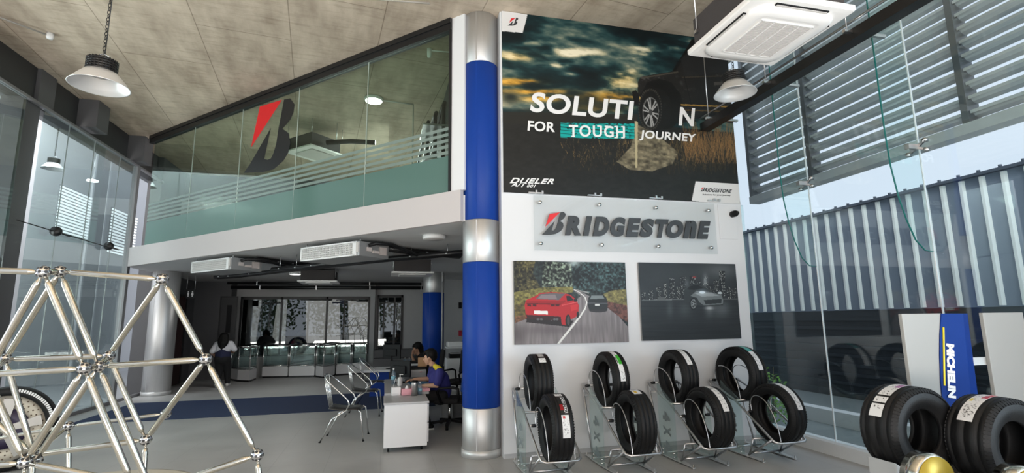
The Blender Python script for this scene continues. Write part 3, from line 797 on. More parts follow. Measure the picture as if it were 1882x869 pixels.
def b_logo(root, frame_fn, th, names=('dark_letter', 'red_flash')):
    for poly, mt, nm in ((BK, LETK, names[0]), (BR, REDP, names[1])):
        a = [frame_fn((x-372)/184., (548-y)/270.) for x, y in poly]; n = len(a)
        m = MB(); b = [p+V(th) for p in a]
        m.add(a+b, [list(range(n))[::-1], list(range(n, 2*n))]+[(i, (i+1) % n, n+(i+1) % n, n+i) for i in range(n)])
        plab(m.build(nm, mt, root), 'red upper flash of the emblem' if mt is REDP else 'dark letter of the emblem')
def par(bl, br, tl): return lambda u, w: bl+(br-bl)*u+(tl-bl)*w
b_logo(pos, par(onp(zp, 213, 108, PL), onp(zp, 257, 110, PL), onp(zp, 213, 73, PL)), (0, -.003, 0))
b_logo(pos, par(onp(zp, 1022, 804, PL), onp(zp, 1041, 806, PL), onp(zp, 1024, 786, PL)), (0, -.003, 0))
# emblem on the mezzanine glass
zm = lambda x, y: (260+x/1.975, 40+y/1.975)
dec = thing('glass_emblem', 'big red and black letter emblem stuck on the mezzanine glass', 'emblem', onmez(470, 320))
for poly, mt, nm in ((BK, mat('black_vinyl', (.012, .012, .013), .5), 'dark_letter'), (BR, REDP, 'red_flash')):
    a = [onmez(*zm(x, y), MEZ-.016) for x, y in poly]; n = len(a); b = [p+dn*.002 for p in a]
    m = MB().add(a+b, [list(range(n))[::-1], list(range(n, 2*n))]+[(i, (i+1) % n, n+(i+1) % n, n+i) for i in range(n)])
    m.build(nm, mt, dec)
# acrylic sign
zs = lambda x, y: (910+x/2.896, 340+y/2.896)
AY = WY-.05
acr = thing('acrylic_sign', 'clear acrylic name board with dark raised lettering and red flash', 'sign', (3, WY, 2.5))
q = [onp(zs, *p, AY) for p in ((208, 348), (1183, 367), (1168, 100), (205, 52))]
ax0, ax1 = (q[0].x+q[3].x)/2, (q[1].x+q[2].x)/2; az0, az1 = (q[0].z+q[1].z)/2, (q[2].z+q[3].z)/2
MB().box(ax0, ax1, AY, AY+.01, az0, az1).build('clear_panel', ACRY, acr)
for p in ((238, 92), (555, 106), (856, 121), (1135, 136), (243, 311), (568, 319), (869, 327), (1150, 334)):
    c = onp(zs, *p, AY); MB().lathe([(0, -.022), (.022, -.02), (.024, -.004), (.014, 0), (.014, .05), (0, .05)], c, 'y', 18).build('standoff', CHROME, acr)
tb = AY-.001
b_logo(acr, par(onp(zs, 248, 264, tb), onp(zs, 372, 268, tb), onp(zs, 250, 140, tb)), (0, -.02, 0))
for ch, x0, x1, t0 in [('R', 375, 462, 164), ('I', 470, 512, 166), ('D', 522, 606, 168), ('G', 612, 690, 171), ('E', 697, 770, 176), ('S', 770, 842, 179), ('T', 848, 918, 182), ('O', 908, 1000, 186), ('n', 1003, 1070, 190), ('E', 1078, 1140, 192)]:
    yb = 268+(x0-375)*.026
    sh = 16
    lettering(acr, 'letter', zs, tb, ch, (x0-4, yb), (x1-sh+9, yb+(x1-x0)*.02), (x0+sh*.6-4, t0), LETK, .062, .10, th=.02)
# screws clips along the poster foot
for k, px in enumerate((985, 1093, 1205, 1312)):
    c = ony(px, 354+(px-985)*.045, WY-.045)
    m = MB().box(c.x-.10, c.x+.10, WY-.06, WY-.032, c.z-.008, c.z+.004).box(c.x-.012, c.x+.012, WY-.07, WY-.032, c.z-.01, c.z+.03)
    m.box(c.x+.07, c.x+.095, WY-.07, WY-.032, c.z-.01, c.z+.025)
    tag(m.build('clip_bracket', STEEL, loc=c), ['small steel clip at poster foot above sign left corner', 'small steel clip at poster foot, second from left', 'small steel clip at poster foot, third from left', 'small steel clip at poster foot beside the white corner tag'][k], 'bracket', 'clips along the poster foot')
cc = ony(1352, 392, WY-.09)
cctv = thing('security_camera', 'small black dome camera at right edge of the white wall', 'camera', cc)
MB().lathe([(0, -.045), (.03, -.035), (.045, 0), (.045, .09), (0, .09)], cc, 'y', 18).build('housing', BLACKP, cctv)
MB().ball(cc+V(0, -.03, 0), .03).build('lens_dome', BLACKP, cctv)
a, b = ony(1318, 376, WY), ony(1356, 440, WY)
tag(MB().box(a.x, b.x, WY-.012, WY-.001, b.z, a.z).build('cover_plate', WHITE, loc=(a.x, WY, b.z), bevel=.004), 'plain white cover plate on wall right of the name board', 'panel')
# pictures
YP = WY-.035
def picture(name, label, corners, W, H, painter):
    q = [onp(zs, *p, YP) for p in corners]
    x0, x1 = (q[0].x+q[3].x)/2, (q[1].x+q[2].x)/2; z1, z0 = (q[0].z+q[1].z)/2, (q[2].z+q[3].z)/2
    f = lambda x, y: ((lambda p: ((p.x-x0)/(x1-x0), (z1-p.z)/(z1-z0)))(onp(zs, x, y, YP)))
    t = thing(name, label, 'picture', ((x0+x1)/2, WY, z0))
    MB().box(x0, x1, YP+.001, WY-.001, z0, z1).build('canvas_box', mat('canvas_edge', (.25, .25, .25), .6), t)
    grid_print('printed_face', painter(Canvas(W, H, f, (30, 34, 34))), lambda u, v: (x0+u*(x1-x0), YP, z1-v*(z1-z0)), PRINT, t)
def red_car(C):
    H, W = C.H, C.W; n = vnoise(H, W, 44, 60, 3, 3); n2 = vnoise(H, W, 5, 6, 5, 8)
    C.a = np.array([34, 42, 42.])+(n[..., None]-.45)*np.array([60, 70, 66.])+(n2[..., None]-.5)*30
    for p, c, k in [([(100, 400), (215, 400), (200, 470), (250, 560), (100, 590)], (58, 54, 34), 1.2), ([(255, 400), (405, 420), (412, 545), (250, 545)], (74, 82, 72), 1.9), ([(405, 405), (695, 405), (695, 560), (560, 580), (490, 570), (415, 550)], (36, 48, 48), 1.8)]:
        m = C.mask(p); C.a[m] = (np.array(c, float)*np.clip(1+k*(n[..., None]-.5)*2.2+(n2[..., None]-.5)*1.6, .15, 3))[m]
    C.ell((420, 410), 40, 25, (190, 200, 200), .8, soft=1); C.ell((600, 405), 60, 18, (120, 140, 140), .6, soft=1)
    for p, c in [([(100, 570), (250, 545), (415, 540), (415, 570), (240, 600), (150, 680), (105, 690)], (112, 106, 58)), ([(575, 580), (620, 560), (696, 555), (700, 640), (600, 620)], (116, 108, 64)), ([(105, 640), (160, 620), (165, 700), (105, 715)], (90, 78, 40)), ([(598, 620), (702, 640), (706, 730), (640, 690), (600, 660)], (98, 62, 54)), ([(105, 700), (165, 690), (170, 745), (105, 745)], (104, 70, 46))]:
        m = C.mask(p); C.a[m] = (np.array(c, float)*(.45+1.1*n[..., None]))[m]
    m = C.mask([(410, 553), (440, 556), (500, 590), (600, 655), (660, 700), (712, 760), (716, 840), (105, 856), (103, 735), (160, 715), (400, 640), (455, 590)])
    rd = np.array([128, 122, 124.])+(vnoise(H, W, 3, 60, 3, 5)[..., None]-.5)*50; C.a[m] = rd[m]
    C.ell((300, 770), 200, 30, (92, 84, 88), .7, soft=1)
    C.ell((110, 800), 60, 60, (60, 52, 54), .6, soft=1)
    cur = [(420, 556), (450, 572), (478, 596), (488, 625), (480, 655), (455, 695), (420, 740), (335, 846)]
    for i, (a, b) in enumerate(zip(cur[:-1], cur[1:])): C.line(a, b, 3+i*1.3, (225, 225, 222))
    C.poly([(430, 555), (500, 570), (500, 578), (440, 560)], (150, 150, 148))
    # black car
    C.poly([(496, 600), (510, 584), (575, 583), (592, 600), (600, 640), (596, 668), (500, 664), (493, 640)], (34, 36, 38)); C.poly([(512, 588), (572, 587), (582, 605), (506, 606)], (120, 128, 130)); C.poly([(532, 632), (556, 632), (556, 642), (532, 642)], (210, 210, 210)); C.line((497, 628), (598, 630), 5, (80, 80, 84))
    C.ell((548, 668), 48, 9, (40, 36, 38), .9)
    # red car
    C.poly([(170, 700), (165, 730), (395, 755), (420, 720), (300, 720)], (28, 18, 20))
    C.poly([(157, 640), (165, 612), (218, 588), (240, 574), (300, 569), (360, 573), (400, 584), (428, 606), (446, 640), (443, 690), (425, 705), (400, 715), (388, 748), (355, 742), (352, 722), (300, 716), (200, 712), (165, 705)], (176, 26, 34))
    C.poly([(215, 607), (240, 580), (300, 575), (374, 578), (340, 612)], (96, 92, 96)); C.poly([(228, 603), (246, 585), (320, 582), (330, 608)], (130, 118, 122)); C.poly([(378, 590), (396, 588), (420, 612), (384, 620)], (30, 22, 26))
    C.poly([(165, 616), (345, 618), (372, 612), (376, 622), (340, 640), (168, 634)], (150, 16, 26)); C.line((168, 630), (350, 634), 4, (88, 8, 16))
    for x in (172, 200, 298, 322): C.poly([(x, 634), (x+20, 635), (x+20, 646), (x, 645)], (70, 8, 14))
    C.poly([(208, 667), (281, 670), (281, 688), (208, 686)], (236, 234, 232)); C.poly([(165, 690), (350, 700), (352, 722), (170, 712)], (48, 14, 18))
    for x in (228, 246, 316, 330): C.ell((x, 714), 8, 6, (90, 90, 92))
    C.ell((388, 722), 14, 34, (18, 16, 18)); C.ell((390, 722), 8, 24, (70, 62, 64)); C.ell((440, 690), 7, 18, (18, 16, 18))
    C.poly([(400, 640), (440, 632), (440, 660), (405, 672)], (198, 40, 46)); C.line((355, 640), (440, 622), 4, (214, 80, 84)); C.ell((428, 612), 10, 9, (30, 24, 28))
    C.line((298, 565), (300, 576), 4, (140, 20, 26))
    return C.a
def night_city(C):
    H, W = C.H, C.W; n = vnoise(H, W, 4, 5, 4, 21); n2 = vnoise(H, W, 90, 3, 2, 4); g = random.Random(9)
    C.a = np.array([37, 40, 43.])+(n[..., None]-.5)*16
    C.ell((1200, 455), 110, 45, (92, 96, 98), .8, soft=1); C.ell((1000, 470), 120, 50, (54, 58, 60), .7, soft=1)
    for (x, w, t) in [(790, 22, 570), (830, 30, 560), (870, 26, 540), (905, 18, 520), (940, 30, 495), (975, 20, 540), (1000, 34, 488), (1050, 30, 486), (1085, 24, 510), (1118, 28, 486), (1150, 20, 530), (1176, 26, 505), (1208, 30, 458), (1245, 24, 540), (1272, 22, 545)]:
        C.poly([(x-w/2, 612), (x-w/2, t), (x+w/2, t), (x+w/2, 612)], (27, 30, 33))
        for k in range(int((612-t)*.55)):
            a, b = g.uniform(x-w/2, x+w/2-2), g.uniform(t, 610); s = g.uniform(50, 190); C.poly([(a, b), (a+3.2, b), (a+3.2, b+3.2), (a, b+3.2)], (s, s, s*.97))
    C.ell((1118, 510), 14, 34, (150, 156, 158), .8, soft=1); C.ell((1060, 490), 10, 5, (200, 60, 60), .8, soft=1)
    m = C.mask([(770, 612), (1292, 606), (1320, 850), (775, 850)]); w = np.array([30, 33, 36.])+(n2[..., None]-.5)*18; C.a[m] = w[m]
    C.line((780, 612), (1290, 606), 2.5, (120, 122, 122)); C.poly([(865, 596), (905, 596), (905, 611), (865, 611)], (80, 82, 82))
    for x, s, a in [(930, 20, .35), (1010, 40, .3), (1140, 26, .6), (1215, 40, .5), (1180, 30, .3)]: C.ell((x, 660), s, 50, (120, 126, 128), a, soft=1)
    C.poly([(1005, 560), (1030, 535), (1075, 525), (1120, 545), (1160, 570), (1205, 585), (1216, 612), (1214, 640), (1110, 646), (1085, 640), (1030, 640), (1008, 620)], (44, 48, 50))
    C.poly([(1040, 590), (1072, 562), (1150, 570), (1205, 586), (1214, 612), (1212, 634), (1110, 640), (1086, 622), (1075, 600)], (112, 118, 120), .9); C.poly([(1060, 575), (1150, 574), (1195, 590), (1100, 594)], (150, 156, 158), .8)
    C.poly([(1020, 555), (1035, 538), (1075, 530), (1108, 548), (1060, 558)], (16, 18, 20)); C.ell((1102, 571), 16, 7, (225, 232, 236)); C.ell((1196, 574), 12, 6, (190, 196, 200)); C.ell((1102, 571), 26, 16, (200, 220, 235), .5, soft=1)
    C.poly([(1110, 612), (1205, 606), (1205, 628), (1120, 634)], (40, 44, 46)); C.ell((1020, 525), 16, 26, (96, 100, 102), .7, soft=1)
    C.ell((1055, 632), 20, 32, (20, 22, 24)); C.ell((1056, 632), 15, 25, (110, 114, 116)); C.ell((1056, 632), 11, 19, (34, 36, 38))
    for k in range(5): a = k*2*PI/5; C.line((1056, 632), (1056+14*math.cos(a), 632+23*math.sin(a)), 4, (130, 134, 136))
    C.ell((1140, 655), 22, 9, (210, 214, 216), .7, soft=1)
    return C.a
picture('picture', 'canvas picture of a red car chasing a black car on forest road', ((97, 404), (693, 412), (711, 833), (106, 852)), 340, 250, red_car)
picture('picture', 'dark canvas picture of a silver car before a night skyline', ((763, 412), (1279, 420), (1310, 815), (784, 830)), 320, 250, night_city)

# ------------------------------------------------------------------ tyres (axis along local x, resting on z = 0)
def sticker_print(kind, seed):
    W, H = 26, 96; g = np.random.default_rng(seed); a = np.full((H, W, 3), 226.)
    def blk(v0, v1, u0, u1, c): a[int(v0*H):int(v1*H), int(u0*W):int(u1*W)] = c
    def specks(v0, v1, n, lo=40, hi=140):
        for _ in range(n):
            v = int(g.uniform(v0, v1)*H); u = int(g.uniform(.12, .82)*W); a[v:v+g.integers(1, 3), u:u+g.integers(1, 4)] = g.uniform(lo, hi)
    if kind == 'plain': blk(.27, .30, 0, 1, 20); specks(.05, .25, 18); specks(.34, .96, 40)
    if kind == 'green': specks(.03, .3, 22); blk(.33, .62, .35, 1, (58, 172, 44)); blk(.40, .58, .1, .3, 60); specks(.5, .6, 10); specks(.68, .95, 18)
    if kind == 'teal': blk(0, .5, 0, 1, (16, 150, 140)); specks(.08, .42, 20, 180, 230); specks(.58, .95, 30)
    if kind == 'bars': blk(0, .62, 0, 1, 24); [blk(.05, .55, u, u+.1, 225) for u in (.12, .3, .48, .66, .82)]; blk(.62, .68, 0, 1, 22); specks(.72, .95, 10, 90, 160)
    if kind == 'small': blk(0, .22, 0, 1, (40, 34, 110)); blk(.22, .5, 0, 1, 226); blk(.5, .85, .2, .6, (214, 176, 30)); blk(.85, 1, 0, 1, 205); specks(.25, .48, 10)
    if kind == 'text': blk(0, .13, 0, 1, 215); blk(.13, .17, 0, 1, 18); blk(.17, .56, 0, 1, 28); blk(.17, .56, .55, 1, 226); blk(.38, .5, .1, .5, (140, 22, 28)); blk(.56, .6, 0, 1, 20); blk(.62, .66, .2, .5, (190, 60, 60)); specks(.66, .96, 34, 60, 190); specks(.02, .12, 8)
    if kind == 'lilac': blk(.0, .2, 0, 1, (205, 200, 216)); blk(.2, .36, .5, .95, (170, 90, 160)); specks(.2, .58, 40, 60, 190); blk(.6, .64, 0, 1, 18); specks(.65, .76, 8); blk(.76, .79, 0, 1, 18); specks(.8, .86, 8)
    if kind == 'redmark': blk(.06, .36, .55, .95, (196, 40, 60)); specks(.05, .9, 60, 60, 190); blk(.40, .5, .1, .3, (214, 196, 90)); specks(.62, .95, 40, 50, 120)
    return a
STK = paint_mat('tyre_sticker_print', .4, .4)
def tyre(label, R, w, rim, st, grooves=(-.30, -.1, .1, .30), group='display tyres on racks', solid_wall=False, name='tyre'):
    t = thing(name, label, 'tyre', (0, 0, 0), group)
    h = w/2; prof = [(rim, -h*.72), (rim+.006, -h*.80), (rim+.02, -h*.82), (rim+.03, -h*.92), (rim+.03+(R-rim)*.28, -h*1.0), (rim+.03+(R-rim)*.33, -h*1.01), (rim+.03+(R-rim)*.36, -h*.99), (R-.035, -h*.97), (R-.016, -h*.92), (R-.005, -h*.80)]
    gw = .0055
    for gx in grooves:
        x = gx*w*1.15
        prof += [(R-.001, x-gw), (R-.008, x-gw*.6), (R-.008, x+gw*.6), (R-.001, x+gw)]
    prof += [(R-.005, h*.80), (R-.016, h*.92), (R-.035, h*.97), (rim+.03+(R-rim)*.36, h*.99), (rim+.03+(R-rim)*.28, h), (rim+.03, h*.92), (rim+.02, h*.82), (rim+.006, h*.80), (rim, h*.72),
             (rim+.006, h*.60), (rim+.03, h*.70), (R-.05, h*.84), (R-.02, h*.70), (R-.016, 0), (R-.02, -h*.70), (R-.05, -h*.84), (rim+.03, -h*.70), (rim+.006, -h*.60)]
    c = V(0, 0, R)
    MB().lathe(prof, c, 'x', 96, closed=True).build('carcass', RUBBER, t)
    for s in (-1, 1):      # shoulder blocks of either side
        m = MB()
        for k in range(72):
            a = 2*PI*k/72; ca, sa = math.cos(a), math.sin(a)
            p = c+V(s*h*.80, (R-.006)*ca, (R-.006)*sa); q = c+V(s*h*.99, (R-.034)*ca, (R-.034)*sa)
            m.bar(p, q, .016, .010, (0, ca, sa))
        m.build('shoulder_block', RUBBER, t)
    for (kind, a0, a1, x0, x1, seed) in st:
        f = lambda u, v: V(x0+(x1-x0)*u, (R+.0018)*math.cos(math.radians(a0+(a1-a0)*v)), R+(R+.0018)*math.sin(math.radians(a0+(a1-a0)*v)))
        plab(grid_print('sticker', sticker_print(kind, seed), f, STK, t), 'printed paper label stuck round the tread')
    return t
def bend_text(t, body, R, a_start, a_end, x_base, x_top, mt):
    vs, fs = text_geo(body, .05); x0, x1, y0, y1 = text_bbox(vs); out = []
    for v in vs:
        a = math.radians(a_start+(a_end-a_start)*(v[0]-x0)/(x1-x0)); x = x_base+(x_top-x_base)*(v[1]-y0)/(y1-y0)
        out.append((x, (R+.003)*math.cos(a), R+(R+.003)*math.sin(a)))
    m = MB().add(out, fs); return m.build('sticker_lettering', mt, t)

# ------------------------------------------------------------------ tyre racks
def make_rack():
    t = thing('tyre_rack', 'x', 'tyre rack', (0, 0, 0), 'steel tube tyre racks')
    W = .42; m = MB(); r = .0125
    def rails(x, s):
        return [(x, .06, .80), (x, -.43, .615), (x, -.98, .29), (x+s*.01, -1.03, .255), (x+s*.05, -1.06, .245)]
    m.path(rails(0, 1)+rails(W, -1)[::-1], r, 10)
    m.tube((0, .06, .80), (W, .06, .80), r); m.tube((0, -.44, .612), (W, -.44, .612), r); m.tube((0, -.70, .225), (W, -.70, .225), .010)
    for x in (0, W):
        m.tube((x, .06, .80), (x, -.19, .02), r)
        m.tube((x, -.60, .03), (x, -1.00, .27), r)
        m.tube((x, -.62, .505), (x+(.07 if x == 0 else -.07), -.62, .505), .009)
    m.tube((0, -.30, .05), (W, -.30, .05), .011); m.tube((0, -.62, .05), (W, -.62, .05), .011)
    m.tube((0, -.62, .05), (0, -.70, .225), .010); m.tube((W, -.62, .05), (W, -.70, .225), .010)
    m.tube((0, -.0, .69), (W, -.0, .69), .008); m.tube((0, .06, .80), (0, -.0, .69), .006); m.tube((W, .06, .80), (W, -.0, .69), .006)
    m.build('frame', STEEL, t)
    for x in (0, W):
        s = 1 if x == 0 else -1
        MB().prism([(-.02, .0), (.02, .0), (.055, -.30), (.055, -.55), (.012, -.86), (-.012, -.86), (-.035, -.5), (-.035, -.3)], (x, 0, .012), (1, 0, 0), (0, 1, 0), (0, 0, .007)).build('base_plate', GALV, t)
        for y in (-.01, -.84):
            MB().lathe([(0, 0), (.016, 0), (.016, .01), (.007, .012), (.007, .045), (0, .045)], (x, y, 0), 'z', 10).build('levelling_foot', CHROME, t)
        xo = x-.022*s
        gp = MB().prism([(-.20, .022), (-.56, .022), (-.56, .63), (-.20, .83)], (xo-.004, 0, 0), (0, 1, 0), (0, 0, 1), (.008, 0, 0)).build('glass_panel', GLR, t)
        m = MB()
        for z in (.06, .10): 
            for y in (-.26, -.5): m.tube((xo-.012, y, z-.02), (x, y, z-.02), .007)
        m.build('fixing', CHROME, gp)
        m = MB()
        for k, ch in enumerate('4X4'):
            z = .52-k*.165
            text_on(m, ch, (xo-.0055, -.30, z), (xo-.0055, -.30, z-.11), (xo-.0055, -.46, z), (.0008, 0, 0), .06)
        plab(m.build('etched_lettering', ETCH, gp), 'grey etched 4 X 4 reading down the glass')
        hx = x+.075*s
        for pts in ([(.03, .80), (.04, .90), (.0, .97), (-.09, .995), (-.20, .985), (-.32, .92), (-.41, .78), (-.437, .62)], [(-.62, .51), (-.605, .61), (-.65, .69), (-.75, .71), (-.87, .66), (-.97, .53), (-1.03, .38), (-1.05, .25)]):
            for _ in range(2): pts = [pts[0]]+[q for a_, b_ in zip(pts[:-1], pts[1:]) for q in ((a_[0]*.75+b_[0]*.25, a_[1]*.75+b_[1]*.25), (a_[0]*.25+b_[0]*.75, a_[1]*.25+b_[1]*.75))]+[pts[-1]]
            MB().path([(hx, y, z) for y, z in pts], .0055, 8).build('hoop', STEEL, t)
        m = MB().lathe([(0, -.03), (.014, -.03), (.018, -.01), (.018, .02), (0, .03)], (hx-.02*s, .03, .80), 'x', 10); m.build('clamp', BLACK, t)
        m = MB().lathe([(0, -.03), (.014, -.03), (.018, -.01), (.018, .02), (0, .03)], (hx-.02*s, -.62, .505), 'x', 10); m.build('clamp', BLACK, t)
    return t
ETCH = mat('etched_grey', (.22, .26, .27), .6)
rk0 = make_rack()
RXs = [1.50, 2.385, 3.27, 4.15]
RL = ['tube steel tyre rack nearest the blue column', 'second tyre rack from the blue column', 'third tyre rack from the blue column', 'tyre rack at the glass end of the white wall']
rk0.location = (RXs[0], 6.02, 0); rk0['label'] = RL[0]
for k in (1, 2, 3): dup(rk0, (RXs[k], 6.02, 0), 0, RL[k])
U = [('tyre with small square label on the upper cradle nearest the column', 'bars', 92, 132, -.03, .045), ('tyre with white and green label on upper cradle of second rack', 'green', 88, 178, -.03, .03),
     ('tyre with plain white label on upper cradle of third rack', 'plain', 80, 150, -.03, .035), ('tyre with teal topped label on upper cradle nearest the glass', 'teal', 78, 168, -.03, .04)]
Lo = [('tyre with black and white lettered label, lower cradle nearest the column', 'text', 96, 186, -.02, .055), ('tyre with small blue and yellow label on lower cradle of second rack', 'small', 84, 112, -.05, .04),
      ('tyre with white label on lower cradle of third rack', 'plain', 82, 160, -.03, .04), ('tyre with long white label on lower cradle beside the glass', 'plain', 66, 166, -.03, .04)]
for k in range(4):
    l, kd, a0, a1, x0, x1 = U[k]; R = (.315, .318, .318, .335)[k]; w = (.215, .20, .20, .225)[k]
    t = tyre(l, R, w, R*.64, [(kd, a0, a1, x0, x1, 30+k)], grooves=[(-.30, -.1, .1, .30), (-.3, -.08, .14, .32), (-.3, -.1, .1, .3), (-.28, 0, .28)][k])
    t.location = (RXs[k]+.21, 5.725, .905-R); t.rotation_euler = (0, 0, (-.05, .03, .0, .12)[k])
    l, kd, a0, a1, x0, x1 = Lo[k]; R = (.33, .325, .325, .325)[k]; w = (.215, .20, .215, .20)[k]
    t = tyre(l, R, w, R*.64, [(kd, a0, a1, x0, x1, 40+k)], grooves=[(-.2, .0, .2), (-.32, -.12, .08, .28), (-.3, -.1, .1, .3), (-.3, .0, .3)][k])
    if k == 0: bend_text(t, 'POTENZA', R, 112, 146, .018, .052, LETK)
    t.location = (RXs[k]+.21, 5.155, .525-R); t.rotation_euler = (0, 0, (-.04, -.03, .02, .12)[k])

# ------------------------------------------------------------------ display stand with two big tyres, lower right
BY = 3.15
def zb8(x, y): return (1380+x/2.6414, 540+y/2.6414)
def f8_(x, y, Y): return ony(*zb8(x, y), Y)
def bpl(px, py): return ony(px, py, BY)
bs = thing('display_stand', 'display stand with pale boards and blue lettered banner behind two big tyres', 'display stand', (4.3, BY, 0))
xl, xm, xr, xg, xe = bpl(1657, 576).x, bpl(1731, 576).x, bpl(1779, 576).x, bpl(1806, 576).x, bpl(1884, 576).x
ztop = bpl(1700, 576).z
BRD = mat('pale_grey_board', (.36, .355, .34), .4, var=.02)
BLUB = mat('banner_blue', (.002, .030, .20), .55, spec=.15, var=.05)
MB().box(xl, xm, BY, BY+.03, .02, ztop).build('board', BRD, bs, bevel=.004)
MB().box(xg, min(xe, 5.16), BY, BY+.03, .02, ztop).build('board', BRD, bs, bevel=.004)
rows = [(95, 925, 1030, 1052), (200, 919, 1040, 1064), (300, 918, 1050, 1077), (420, 922, 1062, 1093), (510, 931, 1070, 1105), (620, 950, 1080, 1119), (700, 966, 1086, 1130), (900, 990, 1095, 1150)]
m = MB(); vs = []
for (y, xa, xr_, xb) in rows:
    A_, R_, B_ = f8_(xa, y, BY-.008), f8_(xr_, y, BY-.045), f8_(xb, y, BY-.006)
    vs += [A_, R_, B_, V(B_.x, BY-.001, B_.z), V(A_.x, BY-.001, A_.z)]
fs = []
for i in range(len(rows)-1):
    for j in range(5): fs.append((i*5+j, i*5+(j+1) % 5, i*5+5+(j+1) % 5, i*5+5+j))
fs += [(0, 1, 2, 3, 4), tuple(range((len(rows)-1)*5, len(rows)*5))]
m.add(vs, fs); m.build('blue_banner', BLUB, bs)
for z in (.3, 1.2): MB().box(xl+.05, min(xe, 5.16), BY+.03, BY+.05, z, z+.06).build('rear_rail', GALV, bs)
m = MB()
f8 = lambda x, y, Y: ony(*zb8(x, y), Y)
# lettering that reads downwards on the left slope of the banner
S1, S2, S3 = f8_(922, 200, BY-.011), f8_(1050, 300, BY-.049), f8_(926, 500, BY-.011)
SN = (S2-S1).cross(S3-S1).normalized()
def on_slope(px, py):
    d = V(*ray(px, py)); o = V(*CO); return o+d*((S1-o).dot(SN)/d.dot(SN))
tl_, br_, bl_ = on_slope(*zb8(986, 240)), on_slope(*zb8(957, 508)), on_slope(*zb8(948, 240))
text_on(m, 'MICHELIN', bl_, on_slope(*zb8(957, 508)), tl_, (-.0005, -.002, 0), .06, .12)
plab(m.build('lettering', LETW, bs), 'white lettering reading down the blue banner')
m = MB(); a, b = on_slope(*zb8(935, 162)), on_slope(*zb8(940, 445)); m.bar(a, b, .012, .006, (0, 1, 0))
plab(m.build('yellow_line', YELP, bs), 'yellow line beside the lettering')
def stand_drum(label, c, r, y0, y1, zc):
    t = thing('tyre_pedestal', label, 'pedestal', (c, (y0+y1)/2, 0), 'tyre pedestals')
    MB().lathe([(0, 0), (r-.012, 0), (r, .012), (r, y1-y0), (0, y1-y0)], (c, y0, zc), 'y', 48).build('drum', SATIN, t)
    plab(MB().lathe([(0, -.006), (r-.014, -.006), (r-.012, 0), (0, 0)], (c, y0, zc), 'y', 48).build('end_disc', mat('yellow_end_disc', (.36, .25, .02), .32, .35), t), 'yellow round end disc')
    MB().box(c-r*.6, c+r*.6, y0+.02, y1-.01, 0, zc).build('foot_block', mat('pedestal_grey', (.55, .55, .56), .4), t)
    return t
Db = 3.42
pA = ony(1670, 788, 2.86); pB = ony(1828, 812, 2.60)
RA, RB = .285, .285
tA = tyre('big wide tyre with long speckled label beside blue banner', RA, .27, RA*.50, [('lilac', 78, 160, -.045, .045, 61)], grooves=(-.25, 0, .25), group='big display tyres')
tA.rotation_euler = (0, 0, -PI/2); tA.location = (pA.x, pA.y, pA.z-RA)
tB = tyre('big wide tyre with red marked label at right picture edge', RB, .27, RB*.50, [('redmark', 84, 150, -.045, .045, 62)], grooves=(-.25, 0, .25), group='big display tyres')
tB.rotation_euler = (0, 0, -PI/2); tB.location = (pB.x+.02, pB.y, pB.z-RB)
for k, (p, R, lab) in enumerate(((pA, RA, 'silver pedestal cradle carrying the big tyre beside the banner'), (pB, RB, 'silver pedestal cradle carrying the big tyre at right edge'))):
    t = thing('tyre_cradle', lab, 'cradle', (p.x, p.y, 0), 'tyre cradles')
    zt = p.z-R; n = 10
    prof = [(-.26, 0), (-.26, zt+.11)]+[(.0+(R+.004)*math.sin(a), zt+R-(R+.004)*math.cos(a)) for a in np.linspace(-.75, .75, n)]+[(.26, zt+.11), (.26, 0)]
    MB().prism(prof, (p.x, p.y-.10, 0), (1, 0, 0), (0, 0, 1), (0, .20, 0)).build('body', SATIN if k else mat('silver_lacquer', (.60, .60, .60), .35, .5), t, bevel=.004)
dA = ony(1722, 885, 2.45); stand_drum('silver drum pedestal with yellow end disc below the left big tyre', dA.x, .15, 2.45, 2.55, dA.z)
dB = ony(1896, 912, 2.2); stand_drum('silver drum pedestal with yellow end disc in bottom right corner', dB.x, .15, 2.2, 2.30, dB.z)

# ------------------------------------------------------------------ ceiling cassette, rail and lamps on the right
AZ = 4.05
acx, acy = 3.19, 3.48
ac = thing('ceiling_cassette', 'large white ceiling cassette air conditioner hanging in front of the poster', 'air conditioner', (acx, acy, AZ))
hs = .475
def rsq(h, r, z, n=6, rx=1.0, ry=1.0):
    out = []
    for (sx, sy, a0) in ((1, 1, 0), (-1, 1, PI/2), (-1, -1, PI), (1, -1, 1.5*PI)):
        for k in range(n+1):
            a = a0+PI/2*k/n; out.append((acx+rx*(sx*(h-r)+r*math.cos(a)), acy+ry*(sy*(h-r)+r*math.sin(a)), z))
    return out
m = MB()
rings = [rsq(hs, .02, AZ+.045), rsq(hs, .02, AZ+.012), rsq(hs-.01, .02, AZ), rsq(hs-.055, .05, AZ-.004)]
n = len(rings[0]); base = len(m.v)
for rg in rings: m.v += rg
for i in range(len(rings)-1):
    for j in range(n): m.f.append([i*n+j, i*n+(j+1) % n, (i+1)*n+(j+1) % n, (i+1)*n+j]); m.m.append(0); m.sm.append(False)
m.f.append(list(range(n))); m.m.append(0); m.sm.append(False); m.f.append(list(range((len(rings)-1)*n, len(rings)*n))); m.m.append(0); m.sm.append(False)
m.build('panel', ACW, ac)
m = MB(); rings = [rsq(.395, .14, AZ-.002), rsq(.395, .14, AZ-.022), rsq(.375, .13, AZ-.040), rsq(.30, .06, AZ-.046), rsq(.27, .03, AZ-.043)]
for rg in rings: m.v += rg
for i in range(len(rings)-1):
    for j in range(n): m.f.append([i*n+j, i*n+(j+1) % n, (i+1)*n+(j+1) % n, (i+1)*n+j]); m.m.append(0); m.sm.append(i in (1, 2))
